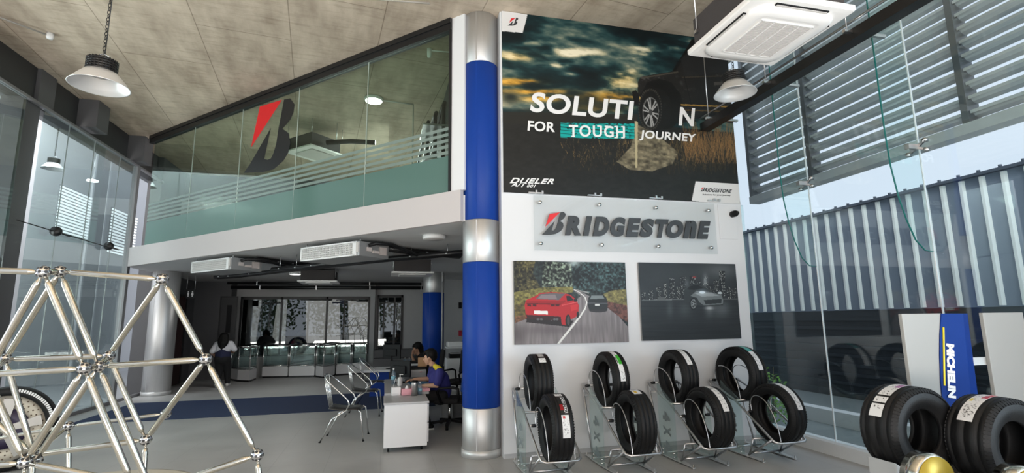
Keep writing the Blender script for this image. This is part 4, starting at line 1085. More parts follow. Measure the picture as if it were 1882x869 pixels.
m.f.append(list(range((len(rings)-1)*n, len(rings)*n))); m.m.append(0); m.sm.append(False)
m.build('front_cover', ACW, ac)
m = MB()
for k in range(34):
    y = acy-.245+k*.0148; m.box(acx-.245, acx+.245, y-.0035, y+.0035, AZ-.052, AZ-.043)
m.build('grille', ACG, ac)
m = MB()
for k in range(5): x = acx-.25+k*.125; m.box(x-.006, x+.006, acy-.25, acy+.25, AZ-.054, AZ-.044)
for s in (-1, 1): m.box(acx-.256, acx+.256, acy+s*.252-.006, acy+s*.252+.006, AZ-.054, AZ-.044)
m.build('grille_rib', ACW, ac)
for (dx, dy) in ((1, 0), (-1, 0), (0, 1), (0, -1)):
    cx, cyy = acx+dx*.41, acy+dy*.41
    MB().rbox((cx, cyy, AZ-.008), .028 if dx else .50, .50 if dx else .028, .012).build('air_slot', BLACKP, ac)
    MB().rbox((cx-dx*.006, cyy-dy*.006, AZ-.016), .02 if dx else .48, .48 if dx else .02, .006).build('flap', ACG, ac)
MB().box(acx-.42, acx+.42, acy-.42, acy+.42, AZ+.04, AZ+.34).build('casing', ACB, ac)
m = MB()
for sx in (-1, 1):
    for sy in (-1, 1): MB().tube((acx+sx*.43, acy+sy*.36, AZ+.2), (acx+sx*.43, acy+sy*.36, CEIL-.001), .006).box(acx+sx*.43-.02, acx+sx*.43+.02, acy+sy*.36-.02, acy+sy*.36+.02, AZ+.17, AZ+.2).build('hanger_rod', STEEL, ac)
# service rail along the glass
rx, rz = 4.41, 4.27
rl = thing('service_rail', 'long black service rail hung on thin rods along the right glass', 'rail', (rx, 3, rz))
m = MB().box(rx-.07, rx+.07, -1.0, 6.13, rz-.02, rz+.05).box(rx-.07, rx-.055, -1.0, 6.13, rz+.05, rz+.09).box(rx+.055, rx+.07, -1.0, 6.13, rz+.05, rz+.09)
m.build('channel', BLACK, rl)
m = MB().tube((rx-.10, -1, rz+.14), (rx-.10, 6.13, rz+.14), .013).tube((rx+.02, -1, rz+.12), (rx+.02, 6.1, rz+.12), .010)
m.build('conduit', STEEL, rl)
for y in (5.86, 4.75, 3.65, 2.5, 1.4):
    m = MB().tube((rx-.12, y, rz+.08), (rx-.12, y, CEIL-.001), .006).bar((rx-.16, y, rz+.06), (rx+.34, y, rz+.06), .035, .03)
    m.build('support_arm', STEEL, rl)
for k in range(2):
    MB().tube((rx-.28+k*.13, 1.5, rz+.34+.03*k), (rx-.28+k*.13, 4.0-k*.5, rz+.34+.03*k), .035).build('insulated_pipe', BLACK, rl)
# pendant lamps
def make_lamp(label, c, zr, s=1.0, top=CEIL, slant=0.0, lit=False, group='pendant lamps'):
    t = thing('pendant_lamp', label, 'lamp', c, group); c = V(c)
    R = .215*s
    MB().lathe([(.105*s, .125*s), (.12*s, .12*s), (.15*s, .085*s), (.185*s, .04*s), (R, 0), (R+.004, -.006), (R-.004, -.004), (.18*s, .04*s), (.145*s, .08*s), (.11*s, .113*s), (.0, .115*s)], c, 'z', 48).build('shade', SHADE, t)
    m = MB()
    for k in range(5): m.lathe([(0, (.125+.022*k)*s), (.112*s, (.125+.022*k)*s), (.112*s, (.14+.022*k)*s), (.10*s, (.14+.022*k)*s), (.10*s, (.147+.022*k)*s), (0, (.147+.022*k)*s)], c, 'z', 32)
    for k in range(28):
        a = 2*PI*k/28; m.bar(c+V(.106*s*math.cos(a), .106*s*math.sin(a), .125*s), c+V(.106*s*math.cos(a), .106*s*math.sin(a), .235*s), .006, .014, (math.cos(a), math.sin(a), 0))
    m.build('heat_sink', BLACK, t)
    MB().lathe([(0, .10*s), (.10*s, .10*s), (.10*s, .112*s), (0, .112*s)], c, 'z', 24).build('diffuser', LITDISC if lit else mat('lamp_lens', (.6, .6, .6), .3), t)
    m = MB().path([c+V(-.05*s, 0, .235*s), c+V(-.045*s, 0, .275*s), c+V(0, 0, .295*s), c+V(.045*s, 0, .275*s), c+V(.05*s, 0, .235*s)], .006*s, 6)
    m.build('hook', STEEL, t)
    m = MB(); z = c.z+.295*s; k = 0
    while z < top-.03:
        u = (1, 0) if k % 2 else (0, 1)
        m.path([(c.x+slant*(z-c.z)+u[0]*.010*math.cos(a), c.y+u[1]*.010*math.cos(a), z+.016+.021*math.sin(a)) for a in np.linspace(0, 2*PI, 8, endpoint=False)], .003, 5, closed=True)
        z += .034; k += 1
    m.tube(c+V(.012, 0, .28*s), (c.x+slant*(top-c.z)+.012, c.y, top), .0035, 6)
    m.build('chain', BLACK if s > .5 else STEEL, t)
    return t
pl = dep(183, 158, 4.35); make_lamp('aluminium pendant lamp hanging on a chain near the left foreground', pl, 0)
pr = dep(1351, 172, 5.55); make_lamp('aluminium pendant lamp hanging beside the poster below the cassette', pr, 0)
po = onx(97, 310, -7.4); make_lamp('small pendant lamp hanging beyond the left glass wall', po, 0, 1.0, 6.1, group=None)
struct('trim_6', MB().box(-7.5, -7.3, 6, 20, 6.1, 6.3), GREYP)
t = thing('disc_light', 'thin lit disc lamp hanging beyond the left glass near silver frame', 'lamp', onx(170, 333, -7.4)); c = ORG[t.name]
MB().lathe([(0, 0), (.13, 0), (.12, .03), (0, .03)], c, 'z', 24).build('diffuser', LITDISC, t); MB().tube(c+V(0, 0, .03), (c.x, c.y, 6.1), .006).build('rod', STEEL, t)
# conduit with sensor on the concrete ceiling
s1, s0 = onz(92, 66, CEIL-.04), onz(-60, 10, CEIL-.04)
cs = thing('ceiling_sensor', 'small white sensor at end of conduit on concrete ceiling', 'sensor', s1)
MB().tube(V(s0), s1, .012).build('conduit', mat('grey_conduit', (.33, .31, .28), .5), cs)
MB().lathe([(0, -.05), (.035, -.045), (.045, -.02), (.045, .039), (0, .039)], s1, 'z', 20).build('head', WPLAST, cs)
a, b = onz(690, -2, CEIL-.03), onz(790, 6, CEIL-.03)
tag(MB().tube(a, b, .012).build('conduit', mat('grey_conduit_b', (.40, .37, .33), .5), loc=(a+b)/2), 'thin conduit on concrete ceiling at top picture edge', 'conduit')

# ------------------------------------------------------------------ chrome space frame, left foreground
tr = thing('space_frame', 'polished tube space frame with ball joints in left foreground', 'frame', (-1.2, 2.2, 0))
DF, DM, DB = 2.5, 2.72, 2.95
ND = {'N1': (80, 500, DF), 'N0': (-115, 493, DF), 'K1': (-25, 688, DF), 'M1': (155, 677, DF), 'L1': (46, 850, DF), 'R1': (243, 888, DF), 'J1': (-140, 866, DF),
      'N2': (110, 499, DM), 'N3': (298, 513, DM), 'M2': (181, 673, DM), 'M4': (378, 660, DM), 'L3': (473, 836, DM), 'R2': (278, 902, DM), 'L2b': (66, 846, DM),
      'M0': (10, 660, DB), 'M3': (200, 654, DB), 'L2': (268, 808, DB), 'L0': (62, 836, DB), 'Q': (126, 783, 3.3), 'Q1': (305, 760, 3.3), 'Q0': (-60, 815, 3.3), 'J0': (-150, 655, DB)}
P3 = {k: dep(*v) for k, v in ND.items()}
ED = [('N1', 'N0'), ('N1', 'K1'), ('N1', 'M1'), ('K1', 'M1'), ('K1', 'L1'), ('M1', 'L1'), ('M1', 'R1'), ('N2', 'N3'), ('N2', 'M0'), ('N2', 'M2'), ('N3', 'M3'), ('N3', 'M4'), ('M2', 'M4'), ('M2', 'L2b'), ('M2', 'R2'),
      ('M4', 'L3'), ('M4', 'L2'), ('L3', 'R2'), ('M0', 'M3'), ('M0', 'L0'), ('M3', 'L2'), ('L0', 'L2'), ('L1', 'R1'), ('N0', 'K1'), ('N1', 'N2'), ('M1', 'M2'), ('M2', 'M3'), ('L1', 'L2b'), ('L2b', 'L0'), ('K1', 'M0'), ('J1', 'L1'), ('K1', 'J1'), ('M0', 'J0'), ('J0', 'L0')]
thin = [('Q', 'Q1'), ('Q', 'Q0'), ('Q1', 'L2'), ('Q', 'L0')]
feet = []
for k in ('L3', 'L2', 'R1', 'R2', 'L1', 'L0', 'J1'):
    p = P3[k]; q = V(p.x+(.12 if k in ('L3', 'R1', 'R2') else .04), p.y-.02, .03); ND[k+'f'] = None; P3[k+'f'] = q; ED.append((k, k+'f')); feet.append(k+'f')
q = P3['Q']; P3['Qf'] = V(q.x+.10, q.y, .03); feet.append('Qf'); ED.append(('Q', 'Qf'))
def bar_part(a, b, r):
    A, B = P3[a], P3[b]; d = (B-A).normalized(); L_ = (B-A).length
    c = .028
    pts = [A+d*c, A+d*(c+.018), A+d*(c+.019), A+d*(c+.042), B-d*(c+.042), B-d*(c+.019), B-d*(c+.018), B-d*c]
    if L_ < .13: pts = [A+d*c*.5, B-d*c*.5]; rad = [r*.6]*2
    else: rad = [r*.5, r*.5, r*.62, r, r, r*.62, r*.5, r*.5]
    MB().path(pts, r, 16, radii=rad).build('tube', SATIN, tr)
for a, b in ED: bar_part(a, b, .0155)
for a, b in thin: bar_part(a, b, .010)
DIMP = mat('node_hole_dark', (.03, .03, .03), .5)
for k, p in P3.items():
    if k in feet:
        MB().lathe([(0, -.03), (.05, -.03), (.05, -.02), (.014, -.012), (.014, .01), (0, .01)], p, 'z', 20).build('foot', SATIN, tr); continue
    m = MB().ball(p, .031, 20, 14); nd = m.build('node', CHROME, tr)
    m = MB()
    for d in [(1, 0, 0), (-1, 0, 0), (0, -1, 0), (0, 0, 1), (.7, -.7, 0), (-.7, -.7, 0), (0, -.7, .7), (0, -.7, -.7), (.7, 0, .7), (-.7, 0, .7), (.58, -.58, .58), (-.58, -.58, .58), (.58, -.58, -.58), (-.58, -.58, -.58)]:
        d = V(d).normalized(); c = p+d*.0285; m.tube(c, c+d*.0030, .0075, 10)
    m.build('socket', DIMP, nd)
# showroom wheel with brake disc behind the frame
wc = dep(8, 790, 5.8); WR = .46
wc = V(wc.x, wc.y, WR)
wl = thing('wheel_display', 'upright wheel model with drilled brake disc standing behind the tube frame', 'wheel', (wc.x, wc.y, 0))
ang = math.atan2(-wc.x, wc.y)      # it faces the showroom entrance
def wput(m, name, mt, par=None, lab=None):
    R_ = Matrix.Rotation(.30, 3, 'Z'); m.v = [tuple(R_ @ V(v)+wc) for v in m.v]
    o = m.build(name, mt, par or wl); 
    if lab: o['label'] = lab
    return o
m = MB().lathe([(WR*.80, -.09), (WR*.84, -.115), (WR*.93, -.115), (WR*.985, -.09), (WR, -.06), (WR, .06), (WR*.985, .09), (WR*.93, .115), (WR*.84, .115), (WR*.80, .09), (WR*.83, 0)], (0, 0, 0), 'y', 72, closed=True); wput(m, 'tyre', RUBBER)
m = MB()
for k in range(22):
    a = .25+k*.058
    c = V(math.sin(a)*WR*.945, -.1165, math.cos(a)*WR*.945); t_ = V(math.cos(a), 0, -math.sin(a)); m.obox(c, t_*.009, (0, .0015, 0), V(math.sin(a), 0, math.cos(a))*.017)
wput(m, 'sidewall_mark', LETW, None, 'white block marks round the tyre sidewall')
m = MB().lathe([(WR*.48, -.03), (WR*.80, -.03), (WR*.80, .03), (WR*.48, .03)], (0, 0, 0), 'y', 64, closed=True); disc = wput(m, 'brake_disc', CREAM)
m = MB()
for k in range(30):
    for j in range(3):
        a = 2*PI*k/30+j*.07; r_ = WR*(.55+.085*j); m.lathe([(0, -.032), (.0085, -.032), (.0085, -.0295), (0, -.0295)], (math.sin(a)*r_, 0, math.cos(a)*r_), 'y', 8)
wput(m, 'drilled_hole', mat('drill_hole', (.12, .08, .05), .6), disc)
m = MB().lathe([(WR*.10, -.05), (WR*.48, -.05), (WR*.48, .02), (WR*.10, .02)], (0, 0, 0), 'y', 48, closed=True); wput(m, 'hub', mat('purple_dark_hub', (.035, .025, .06), .4))
m = MB()
for k in range(5):
    a = 2.6+k*2*PI/5; d = V(math.sin(a), 0, math.cos(a)); s_ = V(math.cos(a), 0, -math.sin(a))
    m.add([d*.05+s_*.03+V(0, -.07, 0), d*.05-s_*.03+V(0, -.07, 0), d*WR*.72-s_*.055+V(0, -.06, 0), d*WR*.72+s_*.055+V(0, -.06, 0), d*.05+s_*.03+V(0, -.052, 0), d*.05-s_*.03+V(0, -.052, 0), d*WR*.72-s_*.055+V(0, -.045, 0), d*WR*.72+s_*.055+V(0, -.045, 0)], [(0, 1, 2, 3), (4, 7, 6, 5), (0, 3, 7, 4), (1, 5, 6, 2), (3, 2, 6, 7), (0, 4, 5, 1)])
m.lathe([(0, -.085), (.05, -.08), (.055, -.05), (0, -.05)], (0, 0, 0), 'y', 20)
wput(m, 'spoke', mat('alloy_spoke', (.40, .39, .37), .4, .7))
m = MB().lathe([(WR*.5, -.07), (WR*.86, -.07), (WR*.86, .07), (WR*.5, .07)], (0, 0, 0), 'y', 10, closed=True, a0=-1.1, a1=-.35); wput(m, 'caliper', REDC)
m = MB().prism([(-.30, .0), (.30, 0), (.30, .05), (.12, .06), (-.12, .06), (-.30, .05)], (0, .02, -WR), (1, 0, 0), (0, 0, 1), (0, .1, 0)); wput(m, 'foot', BLACK)
# thin cream disc standing in for a patch of sunlight on the floor
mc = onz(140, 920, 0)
tag(MB().lathe([(0, .012), (.96, .012), (1.0, .006), (1.0, 0), (0, 0)], (mc.x, mc.y, 0), 'z', 64).build('sun_patch_disc', CREAM, loc=(mc.x, mc.y, 0)), 'pale cream disc imitating a sunlit patch on floor below the tube frame', 'sun patch')

# ------------------------------------------------------------------ services under the mezzanine soffit
ZS = 2.86
U1, N1_ = V(1, -1, 0).normalized(), V(1, 1, 0).normalized()
def ducted(label, p, w, d=.62, h=.22, z0=2.58):
    t = thing('ducted_unit', label, 'air conditioner', (p.x, p.y, z0), 'ducted units behind the fascia')
    def bx(m, u0, u1, n0, n1, a, b): return m.obox(p+U1*(u0+u1)/2+N1_*(n0+n1)/2+V(0, 0, (a+b)/2-p.z), U1*(u1-u0)/2, N1_*(n1-n0)/2, (0, 0, (b-a)/2))
    bx(MB(), 0, w, 0.02, d, z0, z0+h).build('casing', SHEET, t, bevel=.004)
    m = MB(); fw = w-.12
    bx(m, 0, w-.06, 0, .02, z0, z0+.022); bx(m, 0, w-.06, 0, .02, z0+h-.022, z0+h); bx(m, 0, .03, 0, .02, z0, z0+h); bx(m, fw, w-.05, 0, .02, z0, z0+h)
    m.build('grille_frame', WPLAST, t)
    m = MB()
    for k in range(42): u = .03+(fw-.03)*(k+.5)/42; bx(m, u-.004, u+.004, .004, .018, z0+.02, z0+h-.02)
    for k in range(5): z = z0+.045+k*.034; bx(m, .03, fw, .002, .012, z-.003, z+.003)
    m.build('grille', mat('grille_white', (.72, .72, .71), .5), t)
    m = MB(); bx(m, w-.05, w+.0, -.004, .02, z0+.05, z0+h-.02); m.build('control_box', ACG, t)
    m = MB()
    bx(m, w, w+.02, .16, .25, z0+.08, z0+.14); bx(m, w, w+.02, .42, .56, z0+.05, z0+.17); bx(m, w, w+.03, .28, .40, z0+.06, z0+.10)
    m.build('side_plate', mat('pinkish_label', (.62, .55, .52), .5), t)
    m = MB()
    for u in (.05, w-.05):
        for n_ in (.08, d-.08):
            c = p+U1*u+N1_*n_; MB().tube((c.x, c.y, z0+h), (c.x, c.y, ZS-.001), .006).build('hanger_rod', STEEL, t)
    m = MB(); c = p+U1*(w+.01)+N1_*.2
    m.path([(c.x, c.y, z0+.17), c+U1*.08+N1_*.06+V(0, 0, z0+.2-c.z), c+U1*.14+N1_*.35+V(0, 0, z0+.21-c.z), c+U1*.16+N1_*.9+V(0, 0, z0+.10-c.z)], .028, 10)
    m.build('insulated_pipe', BLACK, t)
    return t
pA1 = onz(548, 478, 2.58); pA1 = V(pA1.x, MEZ+.12-pA1.x, 0)
e1 = onz(657, 466, 2.58); ducted('white grilled ducted unit under the mezzanine, nearer the blue column', pA1, (e1.x-pA1.x)*math.sqrt(2))
pA2 = onz(338, 499, 2.58); pA2 = V(pA2.x, MEZ+.12-pA2.x, 0)
e2 = onz(415, 492, 2.58); ducted('white grilled ducted unit under the mezzanine, nearer the left glass', pA2, (e2.x-pA2.x)*math.sqrt(2))
def cassette(label, c, z0=2.52, s=.62):
    t = thing('small_cassette', label, 'air conditioner', c, 'cassettes under the mezzanine')
    MB().box(c.x-s*.43, c.x+s*.43, c.y-s*.43, c.y+s*.43, z0+.03, z0+.27).build('casing', ACB, t)
    MB().prism([(-s*.5, -s*.5), (s*.5, -s*.5), (s*.5, s*.5), (-s*.5, s*.5)], (c.x, c.y, z0), (1, 0, 0), (0, 1, 0), (0, 0, .03)).build('panel', ACW, t)
    MB().box(c.x-s*.32, c.x+s*.32, c.y-s*.32, c.y+s*.32, z0-.02, z0).build('front_cover', ACW, t, bevel=.01)
    m = MB()
    for sx in (-1, 1):
        for sy in (-1, 1): MB().tube((c.x+sx*s*.45, c.y+sy*s*.4, z0+.1), (c.x+sx*s*.45, c.y+sy*s*.4, ZS-.001), .007).build('hanger_rod', STEEL, t)
    return t
cassette('small cassette under soffit before the dark display window', onz(587, 520, 2.52), s=.85)
cassette('small cassette under soffit beside the rear blue column', onz(757, 505, 2.52), s=.8)
def soffit_pipe(label, pts, r, z=2.70, double=0, grp='black pipes under the mezzanine'):
    q = [onz(x, y, z) for x, y in pts]
    t = thing('pipe_run', label, 'pipe', q[0], grp)
    MB().path(q, r, 10).build('pipe', BLACK, t)
    if double: MB().path([p+V(0, double, .0) for p in q], r*.8, 10).build('pipe', BLACK, t)
    m = MB()
    for a, b in zip(q[:-1], q[1:]):
        k = max(2, int((b-a).length/1.1))
        for i in range(k): c = a+(b-a)*(i+.5)/k; m.tube((c.x, c.y, z), (c.x, c.y, ZS-.001), .006).lathe([(r+.001, -.012), (r+.006, -.012), (r+.006, .012), (r+.001, .012)], c, 'z', 8, closed=True)
    m.build('hanger', STEEL, t)
soffit_pipe('black pipe pair running from left ducted unit to centre of soffit', [(470, 476), (520, 483), (580, 489)], .048, 2.80, .18)
soffit_pipe('black pipe pair from right ducted unit to the front column', [(700, 455), (760, 462), (846, 470)], .048, 2.80, .16)
soffit_pipe('long black pipe crossing soffit from dark left wall to front column', [(395, 509), (430, 507), (566, 491), (724, 474), (858, 463)], .042, 2.70, .22)
soffit_pipe('black pipe branch sloping from left unit towards the window', [(500, 495), (560, 490), (620, 482)], .04, 2.62)
m = MB()
def backpipe(label, x0, x1, y, z, r):
    t = thing('pipe_run', label, 'pipe', (x0, y, z), 'black pipes under the mezzanine')
    MB().tube((x0, y, z), (x1, y, z), r, 12).build('pipe', BLACK, t)
    m = MB(); k = max(2, int((x1-x0)/1.3))
    for i in range(k): x = x0+(x1-x0)*(i+.5)/k; m.tube((x, y, z+r), (x, y, ZS-.001), .008).box(x-.012, x+.012, y-r-.012, y+r+.012, z-r-.01, z+r)
    m.build('hanger', STEEL, t)
backpipe('thick black pipe running level just before the display window head', -4.4, 1.9, 16.6, 2.66, .055)
backpipe('thinner black pipe above the thick level pipe', -4.4, 1.9, 16.2, 2.76, .04)
for (px, py, z, lit, lab) in ((798, 436, ZS-.03, 0, 'round white ceiling lamp under soffit beside front column'), (737, 463, ZS-.03, 0, 'round white ceiling lamp behind the right ducted unit'), (543, 502, ZS-.03, 1, 'small lit round ceiling lamp amid the black pipes')):
    c = onz(px, py, z); t = thing('ceiling_lamp', lab, 'lamp', c, 'round lamps under the mezzanine'); r = .17 if not lit else .15
    MB().lathe([(0, -.03), (r-.01, -.03), (r, -.02), (r, .028), (0, .028)], c, 'z', 28).build('body', WPLAST, t)
    if lit:
        ld = bpy.data.lights.new('soffit_lamp', 'AREA'); ld.shape = 'DISK'; ld.size = .26; ld.energy = 9; ld.color = (1, .98, .94)
        lo_ = bpy.data.objects.new('soffit_lamp', ld); COL.objects.link(lo_); lo_.location = (c.x, c.y, c.z-.05)
    MB().lathe([(0, -.036), (r-.025, -.034), (r-.02, -.03), (0, -.03)], c, 'z', 28).build('diffuser', LITDISC if lit else ACG, t)
a, b = onz(815, 437, ZS-.03), onz(850, 440, ZS-.03)
es = ony(350, 540, 14.2)
t = thing('hanging_sign', 'small black pictogram sign hanging before dark left wall', 'sign', es)
MB().box(es.x-.10, es.x+.10, es.y-.01, es.y+.01, es.z-.11, es.z+.11).build('plate', BLACKP, t)
m = MB()
for dx, w in ((-.045, .03), (.045, .045)):
    m.lathe([(0, -.012), (.016, -.012), (.016, -.0105), (0, -.0105)], (es.x+dx, es.y, es.z+.05), 'y', 12)
    m.prism([(-.02, .03), (.02, .03), (w*.6, -.03), (.012, -.03), (.010, -.07), (-.010, -.07), (-.012, -.03), (-w*.6, -.03)], (es.x+dx, es.y-.012, es.z), (1, 0, 0), (0, 0, 1), (0, .0015, 0))
m.build('pictogram', LETW, t)
for s in (-.09, .09): MB().tube((es.x+s, es.y, es.z+.11), (es.x+s, es.y, ZS-.001), .006).build('hanger_rod', STEEL, t)

# ------------------------------------------------------------------ rear of the hall
YW = 17.5
wl_, wr_ = ony(445, 545, YW), ony(679, 545, YW)
fx0, fx1 = ony(432, 531, YW).x, ony(690, 531, YW).x
zt_, zb_ = wl_.z, .60
m = MB().box(fx0, wl_.x, YW, YW+.15, 0, ZS-.002).box(wr_.x, fx1, YW, YW+.15, 0, ZS-.002).box(wl_.x, wr_.x, YW, YW+.15, zt_, 2.72).box(wl_.x, wr_.x, YW, YW+.15, 0, zb_)
m.box(wl_.x, wr_.x, YW+.02, YW+.15, 2.72, ZS-.002)
struct('wall_back_window', m, BKWALL)
w4 = thing('window_4', None, None, (-2.4, YW, zb_)); w4['kind'] = 'structure'
mx = [wl_.x, ony(519, 545, YW).x, ony(602, 545, YW).x, wr_.x]
m = MB()
for x in mx: m.box(x-.03, x+.03, YW-.01, YW+.06, zb_, zt_)
m.box(mx[0], mx[-1], YW-.01, YW+.06, zt_-.09, zt_).box(mx[0], mx[-1], YW-.01, YW+.06, zb_, zb_+.04)
m.build('frame', BLACK, w4)
for a, b in zip(mx[:-1], mx[1:]): MB().box(a+.03, b-.03, YW+.02, YW+.03, zb_+.04, zt_-.09).build('pane', GLD, w4)
struct('wall_workshop', MB().box(-5.4, 3.05, 19.9, 20.0, 0, 2.86), DKWALL)
# things seen through the display window
xs = ony(545, 600, 18.6).x
t = thing('workshop_machine', 'blue workshop machine with round table behind the display window', 'machine', (xs, 18.6, 0))
MB().box(xs-.5, xs+.25, 18.4, 18.95, 0, 1.35).build('cabinet', OFFB, t, bevel=.03)
MB().lathe([(.28, -.08), (.36, -.08), (.38, 0), (.36, .08), (.28, .08)], (xs+.35, 18.3, 1.02), 'y', 32, closed=True).build('wheel_ring', GALV, t)
MB().box(xs+.28, xs+.42, 18.38, 18.6, 0, 1.0).build('column', BLACK, t)
for k, (px, lab) in enumerate(((468, 'grey office chair behind left pane of display window'), (603, 'grey office chair behind centre pane of display window'))):
    c = ony(px, 640, 18.1); t = thing('lounge_chair', lab, 'chair', (c.x, 18.2, 0), 'chairs behind the display window')
    g_ = mat('chair_grey_%d' % k, (.16, .16, .16), .6)
    MB().rbox((c.x, 18.2, .70), .55, .55, .12).build('seat', g_, t, bevel=.03)
    m = MB().obox((c.x-.22, 18.2, 1.02), (.06, 0, -.02), (0, .27, 0), (-.12, 0, .30)); m.build('backrest', g_, t, bevel=.03)
    m = MB().tube((c.x, 18.2, .05), (c.x, 18.2, .64), .03)
    for q in range(5): a = q*2*PI/5; m.tube((c.x, 18.2, .08), (c.x+.27*math.cos(a), 18.2+.27*math.sin(a), .03), .02)
    m.build('base', BLACK, t)
for px0, px1, py0, py1, lab in ((590, 602, 604, 616, 'small white notice behind centre pane of display window'), (610, 626, 604, 616, 'small white notice behind right pane of display window')):
    a, b = ony(px0, py0, 17.56), ony(px1, py1, 17.56); tag(MB().box(a.x, b.x, 17.56, 17.565, b.z, a.z).build('paper_notice', WPLAST, loc=(a.x, 17.56, b.z)), lab, 'notice', 'notices on the display window')
a, b = ony(610, 547, 17.9), ony(632, 563, 17.9)
t = thing('hanging_banner', 'small blue banner hanging behind right pane of display window', 'banner', (a.x, 17.9, a.z))
MB().box(a.x, b.x, 17.89, 17.90, b.z, a.z).build('sheet', BLUEC, t); m = MB().tube((a.x+.03, 17.895, a.z), (a.x+.03, 17.895, 2.859), .004).tube((b.x-.03, 17.895, a.z), (b.x-.03, 17.895, 2.859), .004); m.build('cord', STEEL, t)
# dark corner and doors
struct('wall_back_left', MB().box(-5.45, fx0, 16.95, 17.1, 0, ZS-.002).box(fx0, fx0+.06, 16.95, YW, 0, ZS-.002), DKWALL)
d3 = thing('door_3', None, None, (-4.6, 16.9, 0)); d3['kind'] = 'structure'
dx0, dx1 = ony(404, 600, 16.93).x, ony(432, 600, 16.93).x; dz = ony(415, 547, 16.93).z
MB().box(dx0, dx1, 16.92, 16.949, 0, dz).build('door_leaf', CHAR, d3)
MB().box(dx0+.16, dx1-.12, 16.912, 16.92, 1.35, dz-.22).build('pane', BLACKP, d3)
MB().box(dx0-.04, dx0, 16.91, 16.949, 0, dz+.04).box(dx1, dx1+.03, 16.91, 16.949, 0, dz+.04).box(dx0, dx1, 16.91, 16.949, dz, dz+.04).build('door_frame', BLACK, d3)
MB().box(dx0+.05, dx1-.05, 16.90, 16.92, 1.02, 1.05).build('push_bar', STEEL, d3)
d5 = thing('door_4', None, None, (-5.44, 15.6, 0)); d5['kind'] = 'structure'
MB().box(-5.449, -5.42, 15.0, 16.2, 0, 2.35).build('door_leaf', mat('dark_red_brown_door', (.05, .022, .022), .5), d5)
MB().box(-5.449, -5.40, 14.93, 15.0, 0, 2.42).box(-5.449, -5.40, 16.2, 16.27, 0, 2.42).box(-5.449, -5.40, 15.0, 16.2, 2.35, 2.42).build('door_frame', BLACK, d5)
YB = 17.8
dl, dr_ = ony(694, 542, YB-.06), ony(741, 542, YB-.06); dbz = ony(715, 648, YB-.06).z
m = MB().box(fx1, dl.x, YB, YB+.15, 0, ZS-.002).box(dr_.x, 3.1, YB, YB+.15, 0, ZS-.002).box(dl.x, dr_.x, YB, YB+.15, dl.z, ZS-.002).box(dl.x, dr_.x, YB, YB+.15, 0, dbz-.1)
struct('wall_back', m, BKWALL)
d2 = thing('door_2', None, None, (dl.x, YB, dbz)); d2['kind'] = 'structure'
MB().box(dl.x, dl.x+.06, YB-.05, YB+.05, dbz-.1, dl.z).box(dr_.x-.06, dr_.x, YB-.05, YB+.05, dbz-.1, dl.z).box(dl.x, dr_.x, YB-.05, YB+.05, dl.z-.08, dl.z).box(dr_.x-.30, dr_.x-.24, YB-.03, YB+.03, dbz-.1, dl.z-.08).build('door_frame', BLACK, d2)
MB().box(dl.x+.06, dr_.x-.06, YB-.005, YB+.005, dbz-.1, dl.z-.08).build('pane', GLD, d2)
MB().tube((dr_.x-.20, YB-.09, 1.25), (dr_.x-.20, YB-.09, 2.05), .018).tube((dr_.x-.20, YB-.09, 1.3), (dr_.x-.20, YB-.03, 1.3), .01).tube((dr_.x-.20, YB-.09, 2.0), (dr_.x-.20, YB-.03, 2.0), .01).build('door_handle', CHROME, d2)
tag(MB().box(fx1+.02, 1.0, 16.7, 17.2, 0, .48).box(fx1+.02, 1.0, 17.2, 17.79, 0, .72).build('stepped_plinth', GREYP, loc=(0, 16.7, 0), bevel=.008), 'grey stepped platform below the dark door at the back', 'platform')
# wall conduit, wall boxes right of rear column
struct('wall_partition', MB().box(1.75, 3.1, 15.6, 15.7, 0, ZS-.002), mat('pale_grey_wall', (.40, .40, .41), .7))
a = ony(846, 612, 15.57); tag(MB().box(a.x-.05, a.x+.04, 15.55, 15.599, a.z-.08, a.z+.08).build('alarm_box', REDC, loc=a), 'small red alarm box on pale wall near the front column', 'alarm')
a = ony(846, 561, 15.57); tag(MB().box(a.x-.05, a.x+.04, 15.54, 15.599, a.z-.09, a.z+.09).build('wall_switch_box', BLACKP, loc=a), 'small black box on pale wall above the red alarm', 'switch')
a = ony(812, 680, 13.2); tag(MB().tube((a.x, 13.26, 0), (a.x, 13.26, 2.6), .022).tube((a.x, 13.26, 2.6), (a.x, 13.26, 2.858), .022).build('conduit_pole', mat('grey_pole', (.45, .45, .46), .4), loc=(a.x, 13.26, 0)), 'thin grey vertical pole in front of rear blue column', 'pole')

